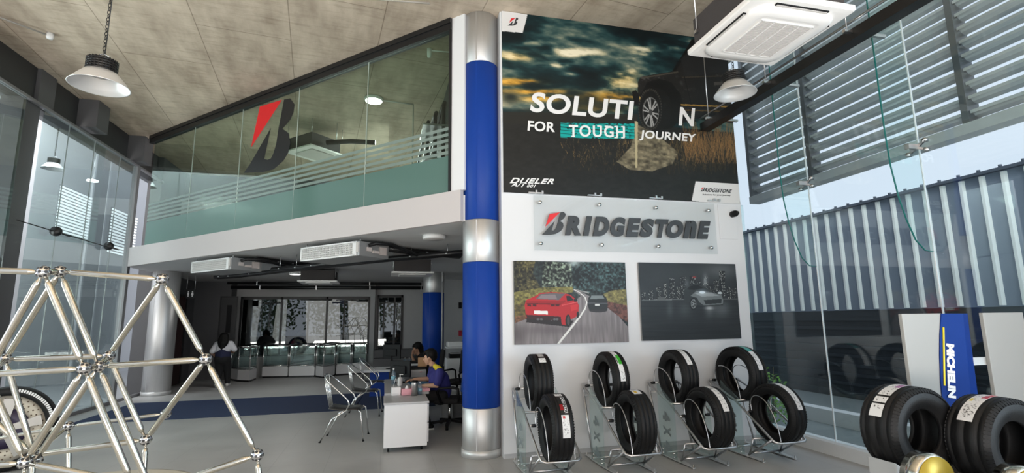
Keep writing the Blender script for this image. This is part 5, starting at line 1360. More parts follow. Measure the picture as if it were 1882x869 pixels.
# glass showcases on pale plinths
PLN = mat('pale_plinth', (.76, .76, .77), .5, var=.02)
def showcase(label, front, back, zp_=.30, zt=.93):
    t = thing('glass_showcase', label, 'showcase', ((front[0][0]+front[-1][0])/2, front[0][1], 0), 'glass showcases along the display window')
    poly = front+back
    cx = sum(p[0] for p in poly)/len(poly); cyy = sum(p[1] for p in poly)/len(poly)
    inset = [(cx+(p[0]-cx)*.97, cyy+(p[1]-cyy)*.97) for p in poly]
    MB().prism(inset, (0, 0, 0), (1, 0, 0), (0, 1, 0), (0, 0, .05)).build('kick_base', BLACK, t)
    MB().prism(poly, (0, 0, .05), (1, 0, 0), (0, 1, 0), (0, 0, zp_-.05)).build('plinth', PLN, t)
    MB().prism(inset, (0, 0, zp_), (1, 0, 0), (0, 1, 0), (0, 0, .03)).build('lit_shelf', WPLAST, t)
    k = len(inset)
    for i in range(k):
        p, q = inset[i], inset[(i+1) % k]
        MB().bar((p[0], p[1], (zp_+zt)/2), (q[0], q[1], (zp_+zt)/2), .008, zt-zp_-.05).build('pane', SHOWG, t)
    MB().prism(inset, (0, 0, zt-.012), (1, 0, 0), (0, 1, 0), (0, 0, .010)).build('top_pane', SHOWG, t)
    m = MB()
    for i in range(k):
        p, q = inset[i], inset[(i+1) % k]; m.tube((p[0], p[1], zp_+.02), (p[0], p[1], zt), .018); m.tube((p[0], p[1], zt), (q[0], q[1], zt), .016); m.tube((p[0], p[1], zp_+.045), (q[0], q[1], zp_+.045), .014)
    m.build('chrome_frame', CHROME, t)
    return t
showcase('angled glass showcase on pale plinth beside the walking woman', [(-4.30, 16.75), (-3.97, 16.25), (-3.60, 15.95), (-3.56, 16.6)], [(-3.70, 16.9), (-4.30, 16.9)])
showcase('long glass showcase under left pane of display window', [(-3.50, 17.02), (-2.76, 16.86)], [(-2.76, 17.42), (-3.50, 17.42)])
showcase('long glass showcase under centre pane of display window', [(-2.73, 16.85), (-1.99, 16.72)], [(-1.99, 17.42), (-2.73, 17.42)])
showcase('projecting angled glass showcase under the centre right of window', [(-1.96, 16.72), (-1.70, 16.28), (-1.42, 16.75)], [(-1.42, 17.42), (-1.96, 17.42)])
showcase('short glass showcase right of the projecting showcase', [(-1.39, 16.9), (-.98, 17.0)], [(-.98, 17.44), (-1.39, 17.44)])
showcase('last glass showcase at right end of display window', [(-.95, 17.02), (-.52, 17.1)], [(-.52, 17.44), (-.95, 17.44)])

# ------------------------------------------------------------------ upper room behind the mezzanine glass
c = onz(687, 184, CEIL-.04)
t = thing('upper_ceiling_lamp', 'bright lit disc lamp on concrete ceiling behind mezzanine glass', 'lamp', c)
MB().lathe([(0, -.02), (.15, -.02), (.17, 0), (.17, .038), (0, .038)], c, 'z', 28).build('housing', WPLAST, t); MB().lathe([(0, -.026), (.15, -.024), (.15, -.02), (0, -.02)], c, 'z', 28).build('diffuser', emit_mat('bright_lamp', (1, 1, .97), 7), t)
area_lamp('upper_room_fill', (-.9, 12.6, 3.3), (0, 0, 1), 2.6, 3.0, 12, (1, .99, .95))  # hidden lamp added to brighten the upper room, no fitting there
a = onz(760, 192, CEIL-.03)
t2 = MB().tube(c+V(.17, 0, .01), a, .013); b_ = onz(757, 215, 5.2); t2.tube(a, (a.x, a.y, 4.3), .013); tag(t2.build('conduit', mat('white_conduit', (.5, .5, .48), .5), loc=a), 'conduit running from the bright lamp and dropping behind the mezzanine glass', 'conduit')
c = onz(789, 96, CEIL-.06); t = thing('upper_sensor', 'small white sensor on ceiling behind mezzanine glass top right', 'sensor', c)
MB().lathe([(0, -.09), (.03, -.08), (.035, 0), (.035, .058), (0, .058)], c, 'z', 16).build('head', WPLAST, t); a = onz(830, 96, CEIL-.03); MB().tube(c+V(0, 0, .03), V(a), .01).build('conduit', WPLAST, t)
c = onz(578, 283, 5.15); S_ = .85
t = thing('upper_cassette', 'white ceiling cassette hanging in the room behind mezzanine glass', 'air conditioner', c)
rot = -PI/4
MB().rbox(c+V(0, 0, .01), S_, S_, .03, rot).build('panel', ACW, t); MB().rbox(c+V(0, 0, -.015), S_*.66, S_*.66, .025, rot).build('front_cover', ACG, t, bevel=.008); MB().rbox(c+V(0, 0, .17), S_*.85, S_*.85, .28, rot).build('casing', ACB, t)
m = MB()
for sx in (-1, 1):
    for sy in (-1, 1): q = c+V(sx*.55*math.cos(rot), sx*.55*math.sin(rot), 0)*.7+V(-sy*.55*math.sin(rot), sy*.55*math.cos(rot), 0)*.7; MB().tube((q.x, q.y, c.z+.3), (q.x, q.y, CEIL-.001), .006).build('hanger_rod', STEEL, t)
def yx(px, py, y): return ony(px, py, y)
m = MB()
for k in range(3):
    x = .90-.11*k; y = 8.4+.35*k
    m.path([(x, y, 4.0), (x, y, 5.28-.05*k), (x+.02, y+.03, 5.36-.05*k), (x+.0, y+.5, 5.38-.05*k), (x, y+3.0, 5.38-.05*k)], .035, 10)
t = thing('upper_pipe_stack', 'three black insulated pipes bending up behind right end of mezzanine glass', 'pipe', (.8, 8.6, 3.2)); m.build('pipe', BLACK, t)
m = MB()
for z in (4.3, 4.9): m.box(.55, .978, 8.35, 9.2, z, z+.03)
m.build('bracket', STEEL, t)
m = MB()
for k in range(3): x = .90-.11*k; y = 8.4+.35*k; m.tube((x, y, 3.2), (x, y, 4.0), .035)
m.build('riser', BLACK, t)
q0, q1 = onz(600, 262, 5.3), onz(690, 262, 5.3)
t = thing('upper_pipe', 'black pipe running right from the cassette behind mezzanine glass', 'pipe', q0); MB().path([q0, (q0+q1)/2+V(0, 0, .03), q1], .05, 10).build('pipe', BLACK, t)
m = MB()
for f_ in (.2, .8): q = q0+(q1-q0)*f_; m.tube((q.x, q.y, 5.3), (q.x, q.y, CEIL-.001), .008)
m.build('hanger', STEEL, t)
t = thing('upper_partition', 'pale grey low wall with dark opening at left behind mezzanine glass', 'partition', (-4.6, 15.2, 3.2))
MB().box(-5.4, -2.2, 15.2, 15.3, 3.2, 4.9).build('wall', BKWALL, t); MB().box(-4.3, -2.6, 15.17, 15.21, 3.25, 4.45).build('opening', BLACKP, t)

# ------------------------------------------------------------------ desks and what stands on them
ZD = .625
cb = thing('mobile_cabinet', 'white mobile cabinet on castors at the near end of desk', 'cabinet', (.3, 6.85, 0))
MB().box(.03, .565, 6.83, 7.48, .06, .575).build('body', DESKW, cb, bevel=.004); MB().box(.02, .585, 6.81, 7.50, .575, .60).build('top', DESKG, cb, bevel=.004)
MB().box(.566, .585, 6.86, 7.46, .10, .33).build('drawer', DESKW, cb, bevel=.003); MB().box(.566, .585, 6.86, 7.46, .34, .56).build('drawer', DESKW, cb, bevel=.003)
for x in (.09, .50):
    for y in (6.90, 7.40):
        MB().lathe([(0, -.014), (.026, -.012), (.028, 0), (.026, .012), (0, .014)], (x, y, .028), 'x', 16).box(x-.02, x+.02, y-.015, y+.015, .045, .06).build('castor', BLACKP, cb)
dk = thing('desk', 'long grey white office desk with the seated man working at it', 'desk', (.3, 8.5, 0))
MB().box(.03, .64, 7.52, 9.35, ZD-.03, ZD).build('desk_top', DESKG, dk, bevel=.003)
for y in (7.56, 9.30): MB().box(.06, .60, y-.015, y+.015, 0, ZD-.03).build('side_panel', GREYP, dk)
MB().box(.07, .09, 7.57, 9.29, .15, ZD-.03).build('modesty_panel', DESKW, dk)
d2_ = thing('desk', 'second desk behind the first with the woman in black', 'desk', (.3, 10.6, 0))
MB().box(.14, .74, 9.75, 11.3, .66, .69).build('desk_top', DESKG, d2_, bevel=.003)
for y in (9.79, 11.26): MB().box(.18, .70, y-.015, y+.015, .009, .66).build('side_panel', GREYP, d2_)
MB().box(.19, .21, 9.81, 11.24, .15, .66).build('modesty_panel', DESKW, d2_)
a, b = ony(680, 684, 11.9), ony(714, 712, 11.9)
bd_ = thing('counter', 'low blue fronted counter with white top behind the chairs', 'counter', (a.x, 11.9, 0))
MB().box(a.x, b.x, 11.9, 12.5, .009, a.z).build('blue_body', BLUEC, bd_); MB().box(a.x-.12, b.x+.06, 11.82, 12.6, a.z, a.z+.05).build('white_top', DESKW, bd_, bevel=.004); MB().box(b.x, b.x+.05, 11.86, 12.54, .009, a.z).build('end_panel', CHAR, bd_)
def monitor(label, c, w, h, zt, zdesk, ang):
    t = thing('computer_monitor', label, 'monitor', (c.x, c.y, zdesk), 'monitors on the desks')
    m = MB().rbox((c.x, c.y, zt-h/2), .03, w, h, ang); m.rbox((c.x-.02*math.cos(ang), c.y-.02*math.sin(ang), zt-h*.55), .04, w*.6, h*.5, ang); m.build('housing', BLACKP, t, bevel=.006)
    m = MB().rbox((c.x+.016*math.cos(ang), c.y+.016*math.sin(ang), zt-h/2), .003, w-.03, h-.03, ang); m.build('screen', mat('dark_screen', (.02, .025, .03), .15), t)
    m = MB().box(c.x-.02, c.x+.02, c.y-.03, c.y+.03, zdesk, zt-h+.06).lathe([(0, 0), (.11, 0), (.11, .01), (0, .014)], (c.x, c.y, zdesk), 'z', 20); m.build('stand', BLACKP, t)
mA, mB_ = ony(725, 663, 8.75), ony(747, 692, 8.75)
monitor('black computer monitor on the first desk, seen from behind', V((mA.x+mB_.x)/2, 8.75, 0), .40, mA.z-mB_.z, mA.z, ZD, .9)
mA, mB_ = ony(709, 633, 10.6), ony(732, 659, 10.6)
monitor('black computer monitor on the second desk in front of woman', V((mA.x+mB_.x)/2, 10.6, 0), .42, mA.z-mB_.z, mA.z, .69, .9)
def D(px, py): return onz(px, py, ZD)
# bottles, boxes, stationery
def bottle(label, c, h, r, mt, cap, grp=None):
    t = thing('bottle', label, 'bottle', c, grp)
    MB().lathe([(0, 0), (r, 0), (r, h*.62), (r*.85, h*.74), (r*.38, h*.84), (r*.38, h*.9), (0, h*.9)], c, 'z', 18).build('body', mt, t)
    MB().lathe([(0, h*.9), (r*.45, h*.9), (r*.45, h), (0, h)], c, 'z', 14).build('cap', cap, t)
    plab(MB().lathe([(r+.001, h*.28), (r+.002, h*.28), (r+.002, h*.5), (r+.001, h*.5)], c, 'z', 18, closed=True).build('sleeve', mat('blue_sleeve', (.25, .5, .62), .4), t), 'pale blue sleeve')
bottle('tall clear water bottle on desk edge left of the monitor', D(723, 706), .25, .033, WATER, WPLAST)
c = D(735, 709); t = thing('soap_dispenser', 'white pump bottle standing on desk before the monitor', 'dispenser', c)
MB().lathe([(0, 0), (.035, 0), (.037, .01), (.037, .11), (.02, .13), (0, .13)], c, 'z', 20).build('body', WPLAST, t); MB().tube(c+V(0, 0, .13), c+V(0, 0, .17), .007).bar(c+V(-.012, 0, .172), c+V(.045, 0, .168), .014, .010).build('pump', WPLAST, t)
c = D(727, 713); t = thing('table_sign', 'small white folded table sign beside the pump bottle', 'sign', c)
MB().obox(c+V(-.02, 0, .07), (.0015, 0, 0), (0, .035, 0), (.018, 0, .07)).build('front_leaf', WPLAST, t); MB().obox(c+V(.02, 0, .07), (.0015, 0, 0), (0, .035, 0), (-.018, 0, .07)).build('rear_leaf', WPLAST, t)
c = onz(731, 727, .60); tag(MB().rbox(c+V(-.025, .06, .055), .12, .11, .11, .1).build('paper_box', WPLAST, loc=c, bevel=.004), 'small white box on cabinet top left of pink box', 'box')
c = onz(748, 727, .60); t = thing('tissue_box', 'pink tissue box on cabinet top between white box and tumbler', 'box', c)
MB().rbox(c+V(0, .07, .045), .15, .11, .085, .1).build('carton', PINK, t, bevel=.004); MB().lathe([(0, 0), (.03, 0), (.012, .035), (0, .04)], c+V(0, .07, .0875), 'z', 9).build('tissue', WPLAST, t)
c = onz(762, 727.5, .60); t = thing('tumbler', 'brushed steel tumbler on cabinet top beside pink box', 'tumbler', c)
MB().lathe([(0, 0), (.042, 0), (.047, .17), (.047, .175), (0, .175)], c+V(0, .05, 0), 'z', 28).build('cup', STEEL, t); MB().lathe([(0, .175), (.049, .175), (.047, .195), (0, .197)], c+V(0, .05, 0), 'z', 28).build('lid', BLACKP, t)
bottle('small clear water bottle on cabinet top right of the tumbler', onz(772, 726, .60)+V(0, .05, 0), .17, .03, WATER, WPLAST)
c = D(782, 719); tag(MB().rbox(c+V(0, .05, .02), .10, .14, .04, .2).build('note_stack', PINK, loc=c, bevel=.003), 'small stack of pink notes on the desk before the man', 'notes')
c = D(764, 703); t = thing('desk_pad', 'blue desk pad lying under the hands of the man', 'pad', c); MB().rbox(c+V(.03, .0, .004), .30, .40, .006, .1).build('sheet', mat('pad_blue', (.03, .17, .34), .5), t)
c = D(753, 700); c = c+V(0, -.16, 0); t = thing('keyboard', 'black keyboard on desk at the hands of the man', 'keyboard', c); MB().rbox(c+V(0, .05, .018), .14, .34, .018, .1).build('case', BLACKP, t, bevel=.004)
m = MB()
for i in range(5):
    for j in range(13): m.rbox(c+V(-.05+i*.025, -.09+j*.0235, .030), .018, .018, .006, 0)
m.build('keys', mat('keycap_black', (.03, .03, .03), .5), t)
c = V(.50, 9.12, ZD)
t = thing('printer', 'pale printer with dark top on far end of the first desk', 'printer', c)
MB().rbox(c+V(0, 0, .09), .42, .36, .18).build('body', DESKG, t, bevel=.012); MB().rbox(c+V(0, 0, .20), .40, .34, .04).build('dark_top', BLACKP, t, bevel=.01); MB().rbox(c+V(-.0, -.185, .05), .30, .02, .012).build('paper_tray', BLACKP, t); MB().rbox(c+V(.12, -.183, .14), .04, .004, .012).build('badge', REDC, t)
c = V(.62, 9.10, ZD+.22); tag(MB().obox(c+V(.03, -.05, .075), (.075, 0, 0), (0, .004, .0), (0, .012, .075)).build('brown_card', KRAFT, loc=c), 'brown card sign propped on printer behind the man', 'card')
c = V(.45, 10.1, .69); t = thing('printer', 'pale low printer with black lid on the second desk', 'printer', c); MB().rbox(c+V(0, 0, .07), .46, .36, .14).build('body', DESKG, t, bevel=.01); MB().rbox(c+V(0, 0, .155), .44, .34, .03).build('lid', BLACKP, t, bevel=.008)
for px, py, lab in ((744, 664, 'clear bottle with blue label standing on second desk before the woman'), (752, 664, 'second clear bottle beside the woman on second desk')):
    bottle(lab, V(*ony(px, py+4, 10.75).xy, .69), .2, .03, WATER, WPLAST, 'bottles on the second desk')
for c, r, h, mt, lab in ((onz(820, 770, 0), .085, .26, WPLAST, 'white waste bin on floor right of the office chair'), (onz(838, 769, 0)+V(.03, 0, 0), .095, .29, mat('grey_bin', (.32, .32, .33), .5), 'grey waste bin on floor next to the blue column')):
    t = thing('waste_bin', lab, 'bin', c, 'waste bins beside the column'); MB().lathe([(0, 0), (r*.82, 0), (r, h), (r*1.04, h), (r*1.04, h+.012), (r*.95, h+.012), (r*.95, h), (r*.78, .01), (0, .01)], c, 'z', 26).build('bucket', mt, t)
# shelf unit at the right of rear column
sx0, sx1 = ony(822, 640, 12.2).x, ony(822, 640, 12.2).x+.8
sh = thing('shelf_unit', 'white shelf unit between the rear and front columns', 'shelf', (sx0+.4, 12.4, 0))
m = MB().box(sx0, sx1, 12.2, 12.65, 0, .74); m.build('cabinet', DESKW, sh, bevel=.004)
MB().box(sx0, sx1, 12.2, 12.65, .97, 1.0).build('shelf', DESKW, sh)
for x in (sx0+.02, sx1-.02): MB().box(x-.015, x+.015, 12.61, 12.65, .74, .97).build('upright', STEEL, sh)
c = V(sx0+.28, 12.42, 1.0); t = thing('printer', 'white printer standing on top of the shelf unit', 'printer', c); MB().rbox(c+V(-.08, 0, .06), .36, .34, .12).build('body', WPLAST, t, bevel=.03); MB().rbox(c+V(.22, 0, .07), .2, .3, .14).build('scanner', BLACKP, t, bevel=.01)
c = V(sx0+.25, 12.40, .74); t = thing('paper_tray', 'black letter tray of papers on middle level of shelf unit', 'tray', c); MB().rbox(c+V(0, 0, .05), .36, .28, .10).build('tray', BLACKP, t, bevel=.005); MB().rbox(c+V(0, -.01, .11), .32, .26, .02).build('papers', DESKG, t)

# ------------------------------------------------------------------ seats
def make_cafe_chair(label):
    t = thing('metal_armchair', label, 'chair', (0, 0, 0), 'tubular metal armchairs at the desk')
    r = .0105
    for s in (-1, 1):
        MB().path([(.20, s*.205, .405), (.235, s*.215, .38), (.285, s*.23, 0)], r, 10).build('leg', CHROME, t)
        MB().path([(.06, s*.24, .42), (-.14, s*.225, .30), (-.29, s*.22, 0)], r, 10).build('leg', CHROME, t)
        MB().tube((.285, s*.23, 0), (.285, s*.23, .012), .016).tube((-.29, s*.22, 0), (-.29, s*.22, .012), .016).build('foot_cap', BLACKP, t)
    pts = [(.05, -.235, .42), (.085, -.245, .49), (.06, -.25, .555), (-.02, -.25, .63), (-.13, -.24, .725), (-.215, -.215, .80), (-.265, -.17, .85), (-.29, -.09, .875), (-.295, 0, .88)]
    MB().path(pts+[(x, -y, z) for x, y, z in pts[:-1]][::-1], r, 10).build('arm_hoop', CHROME, t)
    m = MB()
    n = 9; vs = []
    for i in range(n):
        u = i/(n-1); x = -.20+.42*u; z = .415+.03*(2*u-1)**2*(.4 if u > .5 else 1)-.035*max(0, u-.85)/.15
        vs += [(x, -.205, z), (x, .205, z), (x, .205, z-.012), (x, -.205, z-.012)]
    fs = []
    for i in range(n-1):
        for j in range(4): fs.append((i*4+j, i*4+(j+1) % 4, i*4+4+(j+1) % 4, i*4+4+j))
    fs += [(0, 1, 2, 3), ((n-1)*4+3, (n-1)*4+2, (n-1)*4+1, (n-1)*4)]
    m.add(vs, fs, True); m.build('seat', mat('dark_seat_metal', (.10, .10, .105), .3, .8), t)
    for k in range(5):
        y = -.12+.06*k; MB().path([(-.292+abs(k-2)*.006, y*1.15, .877-abs(k-2)*.008), (-.25, y, .64), (-.20, y*.85, .43)], .0055, 8, radii=[.0055]*3).build('back_bar', CHROME, t)
    return t
ch = make_cafe_chair('tubular metal armchair nearest the camera, left of white cabinet'); ch.location = (-.49, 7.86, 0); ch.rotation_euler = (0, 0, -.12)
dup(ch, (-.30, 9.72, 0), -.10, 'tubular metal armchair in the middle of the row of three'); dup(ch, (-.17, 11.05, .0085), -.05, 'tubular metal armchair farthest from camera before blue counter')
def office_chair(label, c, rz, mt, seat=.40):
    t = thing('office_chair', label, 'chair', (0, 0, 0), 'swivel office chairs')
    MB().rbox((0, 0, seat), .46, .46, .08).build('seat', CLK, t, bevel=.03)
    MB().obox((-.24, 0, seat+.36), (.03, 0, .005), (0, .21, 0), (-.03, 0, .23)).build('backrest', mt, t, bevel=.025)
    MB().path([(-.10, 0, seat-.03), (-.26, 0, seat), (-.275, 0, seat+.25)], .022, 8).build('back_bar', BLACKP, t)
    for s in (-1, 1): MB().path([(-.15, s*.20, seat-.02), (-.17, s*.27, seat+.03), (-.16, s*.275, seat+.19), (-.08, s*.275, seat+.215), (.12, s*.275, seat+.20), (.16, s*.27, seat+.15), (.10, s*.25, seat), (.08, s*.20, seat-.02)], .02, 8).build('armrest', BLACKP, t)
    MB().tube((0, 0, .09), (0, 0, seat-.03), .025).build('gas_lift', CHROME, t)
    m = MB()
    for k in range(5): a = .3+k*2*PI/5; m.bar((0, 0, .10), (.29*math.cos(a), .29*math.sin(a), .07), .05, .035)
    m.build('star_base', BLACKP, t)
    for k in range(5):
        a = .3+k*2*PI/5; p = V(.28*math.cos(a), .28*math.sin(a), .03)
        MB().lathe([(0, -.022), (.026, -.02), (.03, 0), (.026, .02), (0, .022)], p, 'x', 14).build('castor', BLACKP, t)
    t.location = c; t.rotation_euler = (0, 0, rz)
    return t
office_chair('office chair with blue backrest under the seated man', (1.02, 8.22, 0), PI-.25, OFFB)
office_chair('empty black office chair behind the seated man', (1.42, 10.3, 0), PI+.5, CLK, .43)
office_chair('office chair under the woman in black', (.95, 11.0, .0085), PI, CLK, .42)

# ------------------------------------------------------------------ people
def skin_over(mb, name, mt, parent, vox=.012, it=3, label=None):
    o = mb.build(name, mt, parent)
    r = o.modifiers.new('remesh', 'REMESH'); r.mode = 'VOXEL'; r.voxel_size = vox; r.use_smooth_shade = True
    s = o.modifiers.new('smooth', 'SMOOTH'); s.factor = .5; s.iterations = it
    if label: o['label'] = label
    return o
def hand(m, w, d, n, s=1.0, side=1, curl=.35):
    """palm, four unequal bent fingers and a thumb leaving the side of the palm"""
    w, d, n = V(w), V(d).normalized(), V(n); n = (n-d*n.dot(d)).normalized(); t = d.cross(n)*side
    for k, (off, pl, fl) in enumerate(((.030, .085, .070), (.010, .090, .080), (-.010, .086, .074), (-.029, .078, .058))):
        b = w+t*off*.5*s+d*.012*s; kn = w+t*off*s+d*pl*s
        m.limb([b, kn], [.014*s, .0115*s], 8)
        p1 = kn+(d*math.cos(curl)-n*math.sin(curl))*fl*.5*s; p2 = p1+(d*math.cos(curl*2.2)-n*math.sin(curl*2.2))*fl*.5*s
        m.limb([kn, p1, p2], [.0105*s, .0095*s, .008*s], 8)
    b = w+t*.022*s+d*.022*s; p1 = b+(t*.75+d*.65-n*.2)*.040*s; p2 = p1+(t*.35+d*.9-n*.3)*.034*s
    m.limb([b, p1, p2], [.014*s, .011*s, .009*s], 8)
def head(m, c, f, s=1.0, up=(0, 0, 1)):
    c, f, up = V(c), V(f).normalized(), V(up); r = f.cross(up)
    m.ball(c+up*.025*s-f*.012*s, .092*s, 16, 12); m.ball(c-up*.02*s+f*.012*s, .078*s, 14, 10); m.ball(c-up*.062*s+f*.03*s, .052*s, 12, 8); m.ball(c-up*.092*s+f*.048*s, .028*s)
    m.limb([c+up*.022*s+f*.082*s, c-up*.022*s+f*.104*s], [.011*s, .015*s], 8)
    m.ball(c-up*.055*s+f*.080*s, .020*s, 10, 6, (1, 1, .6))
    for k in (-1, 1):
        m.ball(c+r*k*.084*s-f*.008*s-up*.005*s, .022*s, 10, 8, (.8, .8, 1.3)); m.ball(c+r*k*.040*s+f*.066*s+up*.028*s, .020*s)
def face_bits(t, c, f, s=1.0):
    c, f, up = V(c), V(f).normalized(), V(0, 0, 1); r = f.cross(up)
    m = MB()
    for k in (-1, 1): m.ball(c+r*k*.033*s+f*.083*s+up*.010*s, .010*s, 10, 8, (1, 1, .7))
    m.build('eye', mat('eye_dark', (.02, .015, .012), .2), t)
    m = MB().bar(c-up*.052*s+f*.099*s-r*.022*s, c-up*.052*s+f*.099*s+r*.022*s, .006, .007); m.build('mouth', mat('lip', (.36, .12, .10), .5), t)
    m = MB()
    for k in (-1, 1): m.bar(c+r*k*.018*s+f*.087*s+up*.034*s, c+r*k*.052*s+f*.070*s+up*.034*s, .006, .007)
    m.build('eyebrow', HAIR, t)
def hair_short(t, c, f, s=1.0):
    c, f, up = V(c), V(f).normalized(), V(0, 0, 1); r = f.cross(up); m = MB()
    m.ball(c+up*.050*s-f*.026*s, .100*s, 18, 12); m.ball(c+up*.010*s-f*.050*s, .078*s, 14, 10); m.ball(c-up*.035*s-f*.055*s, .050*s)
    for k in (-2, -1, 0, 1, 2): m.limb([c+up*.12*s+r*k*.018*s, c+up*.098*s+f*.068*s+r*k*.026*s, c+up*.066*s+f*.090*s+r*k*.026*s], [.03*s, .026*s, .014*s], 8)
    for k in (-1, 1): m.limb([c+r*k*.080*s+up*.06*s-f*.01*s, c+r*k*.086*s+up*.012*s+f*.012*s], [.028*s, .014*s], 8)
    skin_over(m, 'hair', HAIR, t, .009, 2)
# seated man at the first desk
Y0 = 8.22
def A(px, py, dy=0.0): return ony(px, py, Y0+dy)
def N(p, q, k): return p+(q-p)*k
hc = A(790, 657); F_ = V(-.93, .36, -.12).normalized()
man = thing('person', 'seated man in blue and yellow work shirt typing at the desk', 'person', (.95, Y0, 0))
pel = V(A(810, 738).x, Y0, .475); chs = V(A(806, 697).x, Y0, A(806, 697).z); nk = A(796, 672)
shn, shf = V(A(806, 683).x, Y0-.17, A(806, 683).z), V(A(800, 683).x-.02, Y0+.18, A(800, 683).z)
eln, wrn = A(803, 708, -.20), A(777, 709, -.12)
elf, wrf = A(791, 696, .16), A(762, 697, .10)
kn1, kn2 = V(pel.x-.36, Y0-.11, .47), V(pel.x-.36, Y0+.13, .47)
an1, an2 = V(pel.x-.20, Y0-.12, .09), V(pel.x-.34, Y0+.14, .09)
m = MB(); head(m, hc, F_, .93); m.limb([hc-V(0, 0, .06)-F_*.02, nk, nk-V(0, 0, .05)], [.052, .052, .06])
m.limb([pel, N(pel, chs, .5), chs], [.12, .11, .13]); m.limb([shn, chs+V(0, 0, .03), shf], [.045, .09, .045])
m.limb([shn, eln, wrn], [.048, .040, .026]); m.limb([shf, elf, wrf], [.048, .040, .026])
hand(m, wrn, wrf-elf+V(-.05, 0, -.01), (0, 0, 1), .9, 1, .3); hand(m, wrf, V(-1, -.1, -.05), (0, 0, 1), .9, -1, .3)
m.limb([pel+V(0, -.09, 0), kn1, an1], [.085, .06, .038]); m.limb([pel+V(0, .09, 0), kn2, an2], [.085, .06, .038])
skin_over(m, 'body', SKIN, man, .007, 3)
face_bits(man, hc, F_, .93); hair_short(man, hc, F_, .95)
m = MB(); m.limb([pel+V(0, 0, .02), N(pel, chs, .5), chs], [.150, .142, .155]); m.limb([pel+V(.04, 0, .06), chs+V(.03, 0, 0)], [.13, .14])
m.limb([shn, chs+V(0, 0, .045), shf], [.075, .11, .075]); m.limb([shn, N(shn, eln, .78)], [.074, .066]); m.limb([shf, N(shf, elf, .78)], [.074, .066])
m.limb([nk-V(0, 0, .045), nk-V(0, 0, .02)], [.070, .060])
skin_over(m, 'shirt', UNIB, man, .011, 4)
m = MB().limb([A(800, 673, -.10), A(807, 678, -.135), A(812, 686, -.125)], [.040, .050, .042])
plab(skin_over(m, 'shoulder_yoke', UNIY, man, .010, 3), 'yellow shoulder panel of the shirt')
m = MB().limb([nk+V(-.035, -.03, -.03), nk+V(.03, -.03, -.012)], [.030, .034]); skin_over(m, 'collar', NAVY, man, .008, 2)
m = MB(); m.limb([pel+V(0, 0, -.01), pel+V(0, 0, .04)], [.142, .135]); m.limb([pel+V(0, -.09, 0), kn1, N(kn1, an1, .9)], [.105, .080, .060]); m.limb([pel+V(0, .09, 0), kn2, N(kn2, an2, .9)], [.105, .080, .060])
skin_over(m, 'trousers', CLK, man, .012, 3)
for an in (an1, an2):
    m = MB(); m.limb([an+V(.05, 0, -.045), an+V(-.06, 0, -.045), an+V(-.15, 0, -.055)], [.040, .042, .032]); m.limb([an+V(.01, 0, .0), an+V(.0, 0, -.04)], [.045, .045]); sh_ = skin_over(m, 'shoe', BLACKP, man, .010, 2)
    m = MB().prism([(.09, -.036), (.09, .036), (-.12, .040), (-.175, .022), (-.175, -.022), (-.12, -.040)], (an.x, an.y, .002), (1, 0, 0), (0, 1, 0), (0, 0, .018)); m.build('sole', SHOE, sh_)
# seated woman at the second desk
Y0 = 11.0
hc = A(766, 641); F_ = V(-.95, .1, -.28).normalized()
wo = thing('person', 'seated woman in black top resting her chin on hand', 'person', (.95, Y0, 0))
pel = V(hc.x+.16, Y0, .50); chs = V(hc.x+.13, Y0, .84); nk = V(hc.x+.05, Y0, hc.z-.12)
shn, shf = V(chs.x, Y0-.155, .90), V(chs.x, Y0+.155, .90)
eln = V(chs.x-.16, Y0-.17, .73); wrn = hc+V(-.10, -.07, -.13); elf = V(chs.x-.20, Y0+.14, .72); wrf = V(chs.x-.40, Y0+.10, .73)
m = MB(); head(m, hc, F_, .9); m.limb([hc-V(0, 0, .06)-F_*.02, nk], [.045, .05]); m.limb([pel, N(pel, chs, .5), chs], [.115, .10, .115]); m.limb([shn, chs+V(0, 0, .03), shf], [.04, .08, .04])
m.limb([shn, eln, wrn], [.042, .036, .024]); m.limb([shf, elf, wrf], [.042, .036, .024]); hand(m, wrn, V(.05, .1, 1), V(-1, 0, .2), .85, 1, .5); hand(m, wrf, V(-1, -.1, 0), (0, 0, 1), .85, -1, .3)
for s in (-1, 1): m.limb([pel+V(0, s*.09, 0), pel+V(-.38, s*.11, .0), pel+V(-.32, s*.11, -.42)], [.08, .055, .036]); m.limb([pel+V(-.30, s*.11, -.455), pel+V(-.42, s*.11, -.465)], [.035, .028])
skin_over(m, 'body', SKIN, wo, .007, 3); face_bits(wo, hc, F_, .9); hair_short(wo, hc, F_, .95)
m = MB().limb([hc+V(.07, 0, .03), hc+V(.09, 0, -.06), hc+V(.10, 0, -.11)], [.07, .06, .035]); skin_over(m, 'hair', HAIR, wo, .010, 2)
m = MB(); m.limb([pel, N(pel, chs, .5), chs], [.14, .13, .14]); m.limb([shn, chs+V(0, 0, .04), shf], [.065, .10, .065]); m.limb([shn, N(shn, eln, .9)], [.062, .055]); m.limb([shf, N(shf, elf, .9)], [.062, .055]); skin_over(m, 'shirt', CLK, wo, .011, 4)
m = MB()
for s in (-1, 1): m.limb([pel+V(0, s*.09, 0), pel+V(-.38, s*.11, 0), pel+V(-.33, s*.11, -.38)], [.10, .072, .055])
m.limb([pel, pel+V(0, 0, .03)], [.135, .13]); skin_over(m, 'trousers', CLK, wo, .012, 3)
